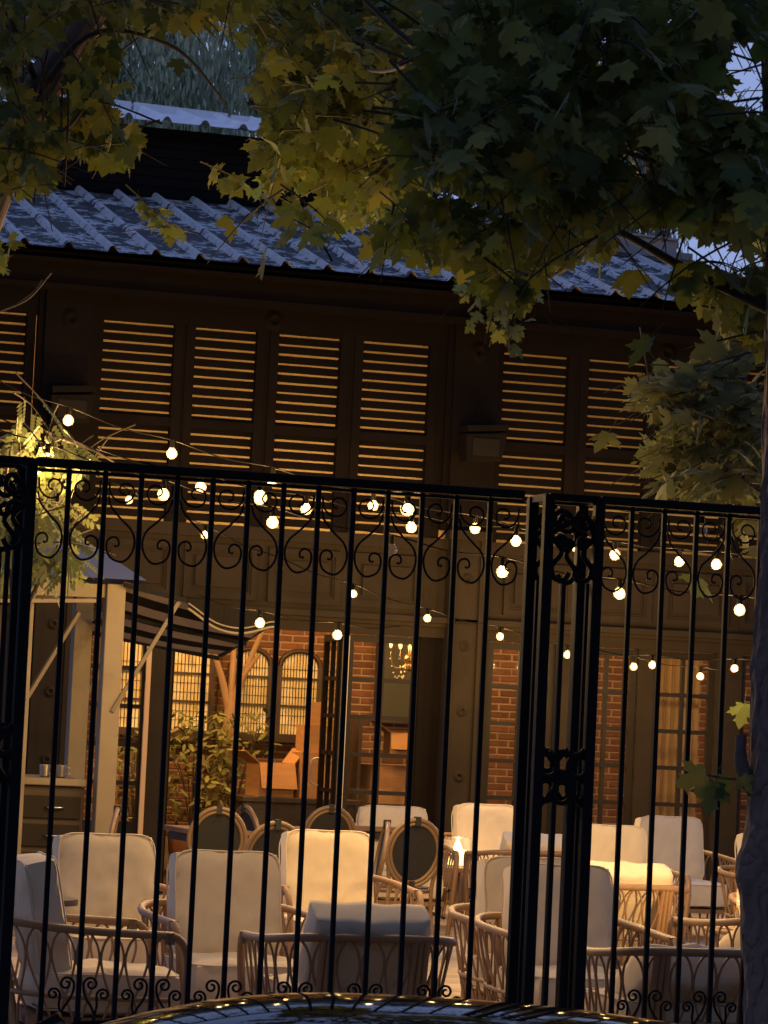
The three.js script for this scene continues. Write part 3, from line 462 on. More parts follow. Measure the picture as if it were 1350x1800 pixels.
front(1395, 1508, 0.05, 'rattan armchair in front of another by the trunk, showing only lattice arm');
chair([3.79, 0, 12.93], Math.PI, 'rattan armchair with its back to the fence and a slumped grey cushion, at the centre', true);
chair([5.17, 0, 13.25], Math.PI - 0.04, 'rattan armchair with its back to the fence beside the tree trunk, in shade', 2);
chair([6.72, 0, 8.25], Math.PI + 0.05, 'glowing rattan armchair with rumpled cushion and back towards the street', true);
chair([7.67, 0, 4.0], Math.PI - 0.1, 'small far rattan armchair turned away with slumped cushion, behind the gate pillar', true);
chair([6.55, 0, 11.05], Math.PI + 0.04, 'rattan armchair turned away, cut by the trunk, with wide open loops', 2);
chair([2.72, 0, 12.45], Math.PI / 2, 'rattan armchair seen from the side in the dim left corner by the fence', false);

// ------------------------------------------------------------------ bistro chairs and tables
function makeBistro(label) {
  const t = thing('bistro_chair', label, 'bistro chair', [0, 0, 0], 0, 'oval backed bistro chairs');
  const ov = (a, b, z, lean) => { const p = []; for (let k = 0; k < 20; k++) { const q = k / 20 * Math.PI * 2; const y = Math.sin(q) * b; p.push([Math.cos(q) * a * (1 - 0.08 * (y < 0 ? -y / b : 0)), 0.7 + y, z - lean * (y + 0.215)]); } return p; };
  part('back_hoop', [tube(ov(0.19, 0.215, -0.19, 0.16), 0.016, 60, 8, true), tube(ov(0.165, 0.19, -0.19, 0.16), 0.013, 60, 8, true)], M.cane, t);
  part('back_panel', uvm(new THREE.CircleGeometry(1, 28).scale(0.158, 0.182, 1).rotateX(-0.1587).translate(0, 0.7, -0.2244)), M.blackCane, t);
  part('binding', [box(0.035, 0.06, 0.045, 0, 0.907, -0.257), box(0.035, 0.06, 0.045, 0, 0.49, -0.192)], M.blackCane, t);
  part('seat', [cyl(0.21, 0.2, 0.035, 0, 0.455, 0.02, 28)], M.blackCane, t); part('seat_ring', clean(new THREE.TorusGeometry(0.212, 0.016, 8, 32).rotateX(Math.PI / 2).translate(0, 0.452, 0.02)), M.cane, t);
  for (const s of [-1, 1]) { part('leg', taper([[s * 0.16, 0, 0.2], [s * 0.155, 0.25, 0.175], [s * 0.145, 0.445, 0.14]], 0.014, 0.016, 10, 8), M.cane, t); part('leg', taper([[s * 0.18, 0, -0.24], [s * 0.16, 0.25, -0.18], [s * 0.15, 0.48, -0.185], [s * 0.17, 0.6, -0.205]], 0.014, 0.014, 14, 8), M.cane, t); }
  part('stretcher', clean(new THREE.TorusGeometry(0.165, 0.01, 6, 28).rotateX(Math.PI / 2).translate(0, 0.2, 0)), M.cane, t);
  return t;
}
{
  const b = makeBistro('oval backed bistro chair, the whole dark oval showing beside the lit lantern'); { const p = at(727, 1440, { y: 0.92 }); b.position.set(p.x, 0, p.z - 0.25); b.rotation.y = Math.PI + 0.1; }
  for (const [px, py, turn, label] of [[392, 1420, Math.PI - 0.1, 'oval backed bistro chair at the left table in front of the open doors'], [476, 1445, Math.PI + 0.15, 'oval backed bistro chair nearest the street, partly behind the bright white cushion'], [582, 1418, Math.PI, 'oval backed bistro chair at the middle table before the cartons'], [672, 1445, -Math.PI / 2 - 0.2, 'oval backed bistro chair turned sideways beside the full dark oval'], [198, 1420, -Math.PI / 2 - 0.25, 'oval backed bistro chair turned sideways against the cream kiosk post'], [432, 1416, Math.PI / 2 + 0.2, 'oval backed bistro chair turned sideways behind the left table']]) {
    const p = at(px, py, { y: 0.92 }); const s = Math.abs(Math.cos(turn)); dup(b, [p.x + (s > 0.7 ? 0 : 0.24 * Math.sin(turn)), 0, p.z + (s > 0.7 ? -0.25 : 0)], turn, label); }
}
for (const [px, py, label] of [[385, 1459, 'small square wooden table between the left bistro chairs'], [548, 1459, 'small square wooden table behind the bright white armchair'], [640, 1453, 'small square wooden table in front of the right open door']]) {
  const p = at(px, py, { y: 0.74 }), t = thing('cafe_table', label, 'table', [p.x, 0, p.z], 0.05, 'small wooden cafe tables');
  part('table_top', rbox(0.62, 0.035, 0.62, 0.006, 0, 0.735, 0), M.wood, t); part('column', cyl(0.03, 0.03, 0.7, 0, 0.37, 0), M.iron, t); part('base', [bar([-0.25, 0.02, 0], [0.25, 0.02, 0], 0.06, 0.03), bar([0, 0.021, -0.25], [0, 0.021, 0.25], 0.06, 0.03)], M.iron, t); part('apron', [span(-0.28, 0.28, 0.66, 0.715, -0.28, 0.28)], M.darkWood, t);
}
// low tables with candle jars
function lowTable(x, z, y, label) { const t = thing('low_table', label, 'table', [x, 0, z], 0.1, 'low rattan side tables'); part('table_top', cyl(0.27, 0.27, 0.03, 0, y - 0.015, 0, 32), M.wood, t); part('rim', clean(new THREE.TorusGeometry(0.27, 0.015, 8, 36).rotateX(Math.PI / 2).translate(0, y - 0.02, 0)), M.rattan, t); for (let k = 0; k < 4; k++) { const a = k * Math.PI / 2 + 0.5; part('leg', taper([[Math.cos(a) * 0.24, 0, Math.sin(a) * 0.24], [Math.cos(a) * 0.19, y * 0.5, Math.sin(a) * 0.19], [Math.cos(a) * 0.22, y - 0.03, Math.sin(a) * 0.22]], 0.014, 0.014, 10, 7), M.rattan, t); } return t; }
function lantern(x, y, z, label, I) {
  const t = thing('candle_jar', label, 'candle lantern', [x, y, z], 0, 'glass candle jars on low tables');
  part('jar', lathe([[0, 0.004], [0.095, 0.004], [0.105, 0.02], [0.108, 0.2], [0.1, 0.225], [0.096, 0.225], [0.103, 0.198], [0.1, 0.022], [0.09, 0.01], [0, 0.01]], 28), M.jar, t);
  part('candle', lathe([[0, 0.012], [0.072, 0.012], [0.073, 0.12], [0.062, 0.127], [0.0, 0.11]], 20), M.wax, t);
  part('flame', lathe([[0, 0.11], [0.024, 0.118], [0.032, 0.14], [0.021, 0.172], [0.006, 0.2], [0, 0.206]], 12), M.flame, t); glow(t, 0, 0.145, 0, I, new THREE.Color(1, 0.6, 0.25), 0.8);
}
{ const p = at(803, 1523, { y: 0.45 }); lowTable(p.x, p.z, 0.45, 'low rattan table under the lit candle jar'); lantern(p.x, 0.45, p.z, 'glass jar with a burning candle on the low table between armchairs', 2.2); }
lowTable(7.05, 9.7, 0.5, 'low rattan table hidden beside the tree trunk, near the glowing armchair'); lantern(7.05, 0.5, 9.7, 'glass jar with a burning candle behind the tree trunk beside the glowing armchair', 4);
{ const p = at(18, 1500, { z: 10.9 }); const t = thing('glass_cloche', 'clear glass dome behind the dim corner armchair', 'glass dome', [at(62, 1520, { z: 10.6 }).x, 0.62, 10.6]); part('dome', lathe([[0.085, 0], [0.09, 0.03], [0.085, 0.09], [0.06, 0.125], [0.02, 0.14], [0, 0.142]], 24), M.jar, t); part('tray', cyl(0.11, 0.11, 0.012, 0, -0.006, 0, 24), M.metal, t);
  const q = thing('side_table', 'dark side table carrying the glass dome', 'table', [at(62, 1520, { z: 10.6 }).x, 0, 10.6]); part('table_top', cyl(0.22, 0.22, 0.03, 0, 0.59, 0, 28), M.darkWood, q); part('column', cyl(0.025, 0.025, 0.57, 0, 0.29, 0), M.iron, q); part('base', cyl(0.15, 0.16, 0.02, 0, 0.01, 0, 24), M.iron, q); }

// ------------------------------------------------------------------ iron fence
function spiral(cx, cy, r0, r1, a0, turns, n = 26) { const p = []; for (let k = 0; k <= n; k++) { const u = k / n, r = r0 + (r1 - r0) * Math.pow(u, 0.8), a = a0 + turns * Math.PI * 2 * u; p.push([cx + Math.cos(a) * r, cy + Math.sin(a) * r]); } return p; }
const FZ = 14, TOP = 2.475, BOT = 0.275;
function scrollTop(w) {                                    // C-curl under the rail and the long S below it, in a gap w wide
  const a = spiral(-0.008, -0.052, 0.058, 0.012, -0.1, -1.25).map(([x, y]) => [x, y, 0]); a.unshift([w / 2 - 0.008, -0.02, 0]);
  const b = [[w / 2 - 0.006, -0.075], [w / 2 - 0.018, -0.115], [0.0, -0.165], [-w / 2 + 0.02, -0.205], [-w / 2 + 0.006, -0.25], [-w / 2 + 0.018, -0.3], [-0.01, -0.33], [w / 2 - 0.024, -0.315], [w / 2 - 0.008, -0.278], [w / 2 - 0.014, -0.245], [w / 2 - 0.04, -0.235], [w / 2 - 0.056, -0.252], [w / 2 - 0.05, -0.272], [w / 2 - 0.038, -0.268]].map(([x, y]) => [x, y, 0]);
  return merge([tube(a, 0.0042, 40, 5), tube(b, 0.0045, 60, 5)]);
}
function scrollFoot() {
  const c1 = spiral(0.043, 0.128, 0.03, 0.008, Math.PI, -1.3, 26), c2 = spiral(0.092, 0.088, 0.026, 0.007, Math.PI, -1.3, 26);
  const s1 = [[0.064, 0.0], [0.05, 0.035], [0.028, 0.068], [0.015, 0.1], ...c1], s2 = [[0.052, -0.02], [0.062, 0.015], [0.068, 0.045], [0.0665, 0.07], ...c2], s3 = [[0.064, 0.0], [0.045, -0.03], [0.012, -0.05]];
  return merge([s1, s2, s3].map((q, i) => tube(q.map(([x, y]) => [x, y, 0.0005 * i]), 0.0052, 46, 6)));
}
function fence(label, x0, xs, x1) {
  const t = thing('iron_fence', label, 'fence', [x0, 0, FZ], 0, 'sections of the black iron fence'), L = x1 - x0;
  part('top_rail', [rbox(L, 0.034, 0.045, 0.006, L / 2, TOP + 0.018, 0), box(L, 0.012, 0.03, L / 2, TOP - 0.012, 0)], M.iron, t); part('bottom_rail', box(L, 0.03, 0.035, L / 2, BOT - 0.02, 0), M.iron, t);
  const pg = rbox(0.0195, TOP - BOT, 0.0195, 0.003, 0, (TOP + BOT) / 2, 0), ft = rbox(0.03, 0.09, 0.03, 0.006, 0, BOT + 0.045, 0);
  xs.forEach((x, i) => { const p = part('picket', pg, M.iron, t); p.position.x = x - x0; });
  const edges = [x0, ...xs, x1], sg = scrollTop(0.122);
  for (let i = 0; i + 1 < edges.length; i++) { const w = edges[i + 1] - edges[i]; if (w < 0.1) continue; const s = part('scroll', sg, M.iron, t); s.position.set((edges[i] + edges[i + 1]) / 2 - x0, TOP - 0.02, 0); s.scale.set((i % 2 ? 1 : -1) * (w - 0.02) / 0.122, 1, 1); }
  const fg = scrollFoot();
  xs.forEach((x, i) => { if (i % 2 === 0) return; for (const s of [-1, 1]) { const m = part('foot_scroll', fg, M.iron, t); m.position.set(x - x0 + s * 0.006, BOT + 0.085, 0); m.scale.x = s; } const c = part('collar', ft, M.iron, t); c.position.x = x - x0; });
}
const xs1 = []; for (let i = 0; i < 13; i++) xs1.push(2.265 + 0.1437 * i);
fence('long black iron fence section with scrolled top between the two openwork pillars', 2.13, xs1, 4.13);
fence('short black iron fence section between the gate pillar and the tree trunk', 4.46, [4.6, 4.742, 4.884, 5.026, 5.168, 5.31, 5.452, 5.594, 5.736], 5.88);
fence('black iron fence section ending at the left edge behind the corner pillar', 0.6, [0.74, 0.884, 1.028, 1.172, 1.316, 1.46, 1.604, 1.748], 1.86);
function pillar(x0, label) {
  const DZ = -0.2, t = thing('openwork_pillar', label, 'fence pillar', [x0, 0, FZ + 0.1], 0, 'openwork iron fence pillars'), w = 0.215, h = TOP + 0.018;
  for (const x of [0, w]) for (const z of [0, DZ]) part('corner_post', rbox(0.042, h - 0.2, 0.042, 0.005, x, (h + 0.2) / 2, z), M.iron, t);
  for (const z of [0, DZ]) for (const x of [0.075, 0.14]) part('inner_bar', box(0.018, 1.9, 0.018, x, 1.2, z), M.iron, t);
  for (const x of [0, w]) part('inner_bar', box(0.016, 1.9, 0.016, x, 1.2, DZ / 2), M.iron, t);
  part('cap', [bar([0, h - 0.008, 0], [w, h - 0.008, 0], 0.03, 0.03), bar([0, h - 0.008, DZ], [w, h - 0.008, DZ], 0.03, 0.03), bar([0, h - 0.009, 0], [0, h - 0.009, DZ], 0.028), bar([w, h - 0.009, 0], [w, h - 0.009, DZ], 0.028)], M.iron, t);
  for (const z of [0, DZ]) {
    const flat = (pts) => tube(pts.map(([x, y]) => [x, y, z]), 0.011, 40, 7);
    const lyre = (s) => { const c0 = w / 2; const c = w / 2; return [...spiral(c + s * 0.05, h - 0.1, 0.01, 0.044, 2.5, s > 0 ? -1.1 : 1.1, 18).map(([x, y]) => [s > 0 ? x : 2 * (c + s * 0.05) - x, y]), [c + s * 0.088, h - 0.16], [c + s * 0.045, h - 0.225], [c + s * 0.085, h - 0.29], [c + s * 0.07, h - 0.335], [c + s * 0.03, h - 0.34], [c + s * 0.012, h - 0.31]]; };
    part('scroll', [flat(lyre(1)), flat(lyre(-1)), ...[-1, 1].map((q) => flat(spiral(w / 2 + q * 0.045, h - 0.19, 0.03, 0.008, q > 0 ? 0 : Math.PI, q * 1.2, 18)))], M.iron, t);
    const ring = (cx, cy, r) => { const p = []; for (let k = 0; k < 14; k++) p.push([cx + Math.cos(k / 14 * 6.283) * r, cy + Math.sin(k / 14 * 6.283) * r * 1.15, z]); return tube(p, 0.0105, 30, 7, true); };
    const kn = []; for (const cy of [1.41, 1.315]) for (const cx of [0.045, w - 0.045]) kn.push(ring(cx, cy, 0.04)); kn.push(ring(w / 2, 1.425, 0.036), ring(w / 2, 1.3, 0.036), flat([[0.02, 1.475], [0.05, 1.44], [w / 2, 1.362], [w - 0.05, 1.285], [w - 0.02, 1.25]]), flat([[0.02, 1.25], [0.05, 1.285], [w / 2, 1.362], [w - 0.05, 1.44], [w - 0.02, 1.475]]), flat([[0.03, 1.362], [w - 0.03, 1.362]]));
    part('knot', kn, M.iron, t);
  }
}
pillar(4.205, 'openwork black iron pillar with scrolled top and knotwork at the middle, right of the long fence');
pillar(1.885, 'openwork black iron pillar at the left edge, its right post and scrolls showing');

// ------------------------------------------------------------------ string lights
function strings(label, z, list, dim = []) {
  const pts = list.map(([x, y]) => at(x, y, { z })), o = pts[0];
  const t = thing('string_lights', label, 'string lights', [o.x, o.y, o.z], 0, 'strings of warm bulbs over the terrace');
  const loc = pts.map((p) => p.clone().sub(o)), cab = [];
  const ext = [loc[0].clone().sub(loc[1].clone().sub(loc[0]).multiplyScalar(0.8)).add(V3(0, 0.04, 0)), ...loc, loc[loc.length - 1].clone().add(loc[loc.length - 1].clone().sub(loc[loc.length - 2]).multiplyScalar(0.8)).add(V3(0, 0.04, 0))];
  ext.forEach((p, i) => { const q = p.clone().add(V3(0, 0.075, 0)); cab.push(q); if (i + 1 < ext.length) cab.push(q.clone().lerp(ext[i + 1].clone().add(V3(0, 0.075, 0)), 0.5).add(V3(0, -0.025, 0))); });
  part('cable', tube(cab, 0.004, cab.length * 5, 5), M.cord, t);
  loc.forEach((p, i) => {
    part('socket', cyl(0.013, 0.015, 0.05, p.x, p.y + 0.052, p.z, 10), M.cord, t);
    const b = lathe([[0.012, 0.03], [0.018, 0.024], [0.031, 0.007], [0.033, -0.008], [0.025, -0.027], [0.01, -0.036], [0, -0.037]], 14).translate(p.x, p.y, p.z);
    const off = dim.includes(i); const bm = part('bulb', b, M.jar, t, off ? 'unlit bulb' : undefined); if (!off) part('filament', clean(new THREE.SphereGeometry(0.0215, 14, 10).scale(1, 1.2, 1).translate(p.x, p.y - 0.004, p.z)), M.bulb, bm);
    if (!off) glow(t, p.x, p.y - 0.004, p.z, BULB_I, BULB_C, 0.5);
  });
}
strings('nearest string of bulbs, sparse, just behind the fence top', 12.3, [[457, 873], [716, 893], [974, 905], [1232, 930]], [2, 3]);
strings('string of bulbs from the leafy bush to the lone bulb beside the trunk', 10, [[83, 806], [287, 868], [479, 917], [688, 965], [883, 1004], [1089, 1042], [1300, 1071]], [3]);
strings('string of bulbs behind the fence scrolls, ending in a close pair at the right', 8.6, [[160, 810], [353, 855], [538, 894], [723, 926], [907, 950], [1081, 974], [1259, 991]]);
strings('topmost string of bulbs, starting in the leaves at the left', 8.0, [[120, 738], [302, 796], [479, 844], [656, 888], [835, 928], [1014, 961], [1194, 986]]);
strings('long low string of bulbs slanting down across the pavilion front', 1.4, [[227, 878], [360, 940], [492, 997], [621, 1043], [751, 1086], [879, 1118], [997, 1150], [1114, 1171], [1231, 1188]], [2]);
strings('short string of two bulbs from the end of the striped awning', 6.4, [[457, 1094], [593, 1115]]);
strings('short string of two bulbs in front of the right glazed doors', 2.0, [[1147, 1168], [1291, 1174]]);

// ------------------------------------------------------------------ parked car
{
  const t = thing('parked_car', 'dark metallic car parked along the fence, its glossy roof at the bottom edge', 'car', [2.5, -0.64, 17.45]);
  const s = new THREE.Shape(); [[-2.2, 0.32], [-2.22, 0.6], [-2.0, 0.74], [-1.15, 0.88], [1.5, 0.9], [2.05, 0.84], [2.15, 0.6], [2.1, 0.32], [1.75, 0.3], [1.7, 0.5], [1.4, 0.66], [1.1, 0.5], [1.05, 0.25], [-1.05, 0.25], [-1.1, 0.5], [-1.4, 0.66], [-1.7, 0.5], [-1.75, 0.3]].forEach(([x, y], i) => i ? s.lineTo(x, y) : s.moveTo(x, y));
  part('body', clean(new THREE.ExtrudeGeometry(s, { depth: 1.62, bevelEnabled: true, bevelSize: 0.07, bevelThickness: 0.07, bevelSegments: 4 }).translate(0, 0, -0.81)), M.carPaint, t);
  const yc = (x) => 1.42 - 0.09 * (x < 0 ? (x / 0.63) ** 2 : (x / 1.2) ** 2), nx = 40, nz = 28, pos = [], idx = [];
  for (let i = 0; i <= nx; i++) for (let j = 0; j <= nz; j++) { const x = -0.72 + 2.1 * i / nx, v = j / nz * 2 - 1, z = v * 0.62 * (1 - 0.04 * (x - 0.2) ** 2); pos.push(x, yc(x) - 0.13 * v * v - 0.04 * v ** 6, z); }
  for (let i = 0; i < nx; i++) for (let j = 0; j < nz; j++) { const a = i * (nz + 1) + j, b = a + nz + 1; idx.push(a, a + 1, b, b, a + 1, b + 1); }
  const g = new THREE.BufferGeometry(); g.setAttribute('position', new THREE.Float32BufferAttribute(pos, 3)); g.setIndex(idx); g.computeVertexNormals(); part('roof', g, M.carPaint, t);
  const quad = (a, b, c, d) => { const q = new THREE.BufferGeometry(); q.setAttribute('position', new THREE.Float32BufferAttribute([...a, ...b, ...c, ...a, ...c, ...d], 3)); q.computeVertexNormals(); return q; };
  part('windscreen', quad([-1.3, 0.9, -0.72], [-1.3, 0.9, 0.72], [-0.72, 1.28, 0.58], [-0.72, 1.28, -0.58]), M.carGlass, t); part('rear_window', quad([1.85, 0.92, -0.68], [1.85, 0.92, 0.68], [1.38, 1.28, 0.56], [1.38, 1.28, -0.56]), M.carGlass, t);
  for (const z of [-1, 1]) { part('side_window', [quad([-1.25, 0.9, z * 0.78], [0.28, 0.9, z * 0.8], [0.28, 1.34, z * 0.62], [-0.66, 1.27, z * 0.6])], M.carGlass, t); part('side_window', [quad([0.34, 0.9, z * 0.8], [1.8, 0.92, z * 0.74], [1.34, 1.28, z * 0.58], [0.34, 1.34, z * 0.62])], M.carGlass, t); part('headlight', clean(new THREE.SphereGeometry(0.12, 12, 8).scale(0.7, 0.5, 1.3).translate(-2.16, 0.66, z * 0.62)), M.jar, t);
    part('pillar', [bar([0.31, 0.9, z * 0.81], [0.31, 1.34, z * 0.625], 0.07, 0.02), bar([-1.32, 0.89, z * 0.77], [-0.7, 1.28, z * 0.6], 0.06, 0.04), bar([1.86, 0.91, z * 0.73], [1.36, 1.28, z * 0.58], 0.09, 0.05)], M.carPaint, t);
    for (const x of [-1.4, 1.4]) { const w = part('wheel', clean(new THREE.TorusGeometry(0.25, 0.085, 12, 28).translate(x, 0.315, z * 0.76)), M.rubber, t); part('rim', cyl(0.19, 0.19, 0.14, 0, 0, 0, 24).rotateX(Math.PI / 2).translate(x, 0.315, z * 0.76), M.metal, w); } }
}
// ------------------------------------------------------------------ trees
function mapleLeaf(v) {
  const half = [[0, 0], [0.14, -0.07], [0.4, -0.06], [0.33, 0.06], [0.4, 0.16], [0.62, 0.2], [0.58, 0.31], [0.74, 0.47], [0.5, 0.47], [0.42, 0.56], [0.22, 0.47], [0.25, 0.66], [0.37, 0.76], [0.2, 0.8], [0.14, 0.92], [0, 1.1]];
  const s = new THREE.Shape(); half.forEach(([x, y], i) => i ? s.lineTo(x * (1 + 0.08 * v), y) : s.moveTo(x, y)); for (let i = half.length - 2; i > 0; i--) s.lineTo(-half[i][0] * (1 - 0.06 * v), half[i][1]); s.closePath();
  const g = new THREE.ShapeGeometry(s), p = g.attributes.position; for (let i = 0; i < p.count; i++) { const x = p.getX(i), y = p.getY(i); p.setZ(i, -0.16 * Math.abs(x) - (0.1 + 0.06 * v) * y * y - 0.12 * x * x + 0.03 * Math.sin(9 * x + 5 * v)); }
  const n = mergeGeometries([g, clean(tube([[0, 0, 0], [0, -0.28, 0.05], [0, -0.62, 0.16]], 0.012, 4, 3))].map(clean)); n.computeVertexNormals(); return n;
}
function compound(pairs, w, l) { const o = [clean(tube([[0, 0, 0], [0, 0.5, 0.02], [0, 1, -0.08]], 0.008, 6, 3))]; const m = ovalLeaf(w, l, 0.1); for (let k = 0; k < pairs; k++) for (const s of [-1, 1]) { const g = m.clone(); g.rotateZ(-s * (1.15 - 0.3 * k / pairs)); g.translate(s * 0.01, 0.2 + 0.75 * k / pairs, -0.02); o.push(g); } const e = m.clone(); e.translate(0, 1, -0.08); o.push(e); return merge(o); }
const inPoly = (p, [x, y]) => { let c = false; for (let i = 0, j = p.length - 1; i < p.length; j = i++) if ((p[i][1] > y) !== (p[j][1] > y) && x < (p[j][0] - p[i][0]) * (y - p[i][1]) / (p[j][1] - p[i][1]) + p[i][0]) c = !c; return c; };
const leafMat = (r, g, b, tr = 0.35) => phys(r, g, b, 0.9, { transmission: tr, thickness: 0, specularIntensity: 0.5 });
function sprays(o) { // leafy twigs spread through a volume: returns {leaves:[matrix], twigs:[geometry]}
  const leaves = [], twigs = []; const Bx = o.box; if (Bx) o.poly = [[0, 0]]; const xs = o.poly.map((p) => p[0]), ys = o.poly.map((p) => p[1]);
  for (let n = 0, tries = 0; n < o.n && tries < o.n * 30; tries++) {
    const px = rr(Math.min(...xs), Math.max(...xs)), py = rr(Math.min(...ys), Math.max(...ys)); if (!Bx && !inPoly(o.poly, [px, py])) continue; n++;
    const z = Bx ? 0 : rr(...o.z), s = Bx ? V3(rr(...Bx[0]), rr(...Bx[1]), rr(...Bx[2])) : at(px, py, { z }), L = rr(0.25, 0.55) * (o.len ?? 1), d = V3(rr(-1, 1) + (o.dx ?? 0), rr(-0.5, 0.25), rr(-0.7, 0.7)).normalize(), lat = d.clone().cross(V3(0, 1, 0)).normalize();
    const curve = (t) => s.clone().addScaledVector(d, L * (t - 0.5)).add(V3(0, -0.12 * t * t, 0));
    const k = Math.round(L * (o.per ?? 26)); let kept = 0;
    for (let i = 0; i < k; i++) {
      const t = (i + 0.5) / k, side = i % 2 ? 1 : -1, tip = d.clone().multiplyScalar(rr(0.1, 0.7)).addScaledVector(lat, side * rr(0.3, 1)).add(V3(0, -rr(0.1, 1.5) * (o.droop ?? 1), 0)).normalize();
      const p = curve(t).addScaledVector(tip, o.size * 0.55), q = pix(p.clone().addScaledVector(tip, o.size * 0.5));
      if (Bx) { if (q[1] > -30 && q[0] > -60 && q[0] < 1410) continue; } else if (!inPoly(o.poly, q) && rnd() > 0.02) continue; if (o.holes && o.holes.some((h) => inPoly(h, q)) && rnd() > 0.04) continue;
      const nr = V3(rr(-0.8, 0.8), rr(0.2, 1.1), rr(-0.5, 1.1)); kept++; leaves.push({ m: place(null, p, tip, nr, o.size * rr(0.65, 1.2)), z: p.z, tone: rr(0.6, 1.3) });
    }
    if (kept > 2) twigs.push(taper([curve(-0.1), curve(0.4), curve(1)], 0.005, 0.002, 5, 4));
  }
  return { leaves, twigs };
}
function dress(t, sets, mats, geos, own = 0) { // the leaves that show largest as parts, the rest as one mass
  const c = new THREE.Color(); let k = 0; const rest = [];
  for (const L of sets) { if (own > 0 && k < own && (L.own ?? true)) { const m = new THREE.Mesh(geos[k % geos.length], mats[k % mats.length]); m.name = 'leaf'; m.castShadow = m.receiveShadow = true; m.applyMatrix4(new THREE.Matrix4().makeTranslation(-t.position.x, -t.position.y, -t.position.z).multiply(L.m)); t.add(m); k++; } else rest.push(L); }
  if (!rest.length) return; const im = new THREE.InstancedMesh(geos[0], mats[0], rest.length), o = new THREE.Matrix4().makeTranslation(-t.position.x, -t.position.y, -t.position.z);
  rest.forEach((L, i) => { im.setMatrixAt(i, o.clone().multiply(L.m)); const a = L.tone, y = rr(0.8, 1.15); im.setColorAt(i, c.setRGB(a * y, a, a * 0.9)); }); im.name = 'foliage'; im.userData.kind = 'stuff'; im.castShadow = im.receiveShadow = true; t.add(im);
}
const rel = (t, g) => g.translate(-t.position.x, -t.position.y, -t.position.z);
const G = { maple: [mapleLeaf(0), mapleLeaf(1), mapleLeaf(-1)], locust: [compound(6, 0.15, 0.27)], fern: [compound(6, 0.14, 0.3)] };
const ML = [leafMat(0.135, 0.155, 0.03), leafMat(0.1, 0.125, 0.03), leafMat(0.2, 0.19, 0.035), leafMat(0.07, 0.1, 0.03), leafMat(0.12, 0.14, 0.035)];
const holes = [[[1268, 70], [1370, 60], [1370, 215], [1300, 215], [1240, 185]], [[1215, 415], [1360, 415], [1355, 490], [1225, 485]], [[1085, 375], [1200, 385], [1200, 470], [1080, 450]], [[1070, 215], [1160, 240], [1150, 345], [1080, 340]], [[990, 0], [1035, 0], [1030, 30], [995, 30]], [[1030, 50], [1085, 60], [1075, 140], [1035, 130]]];
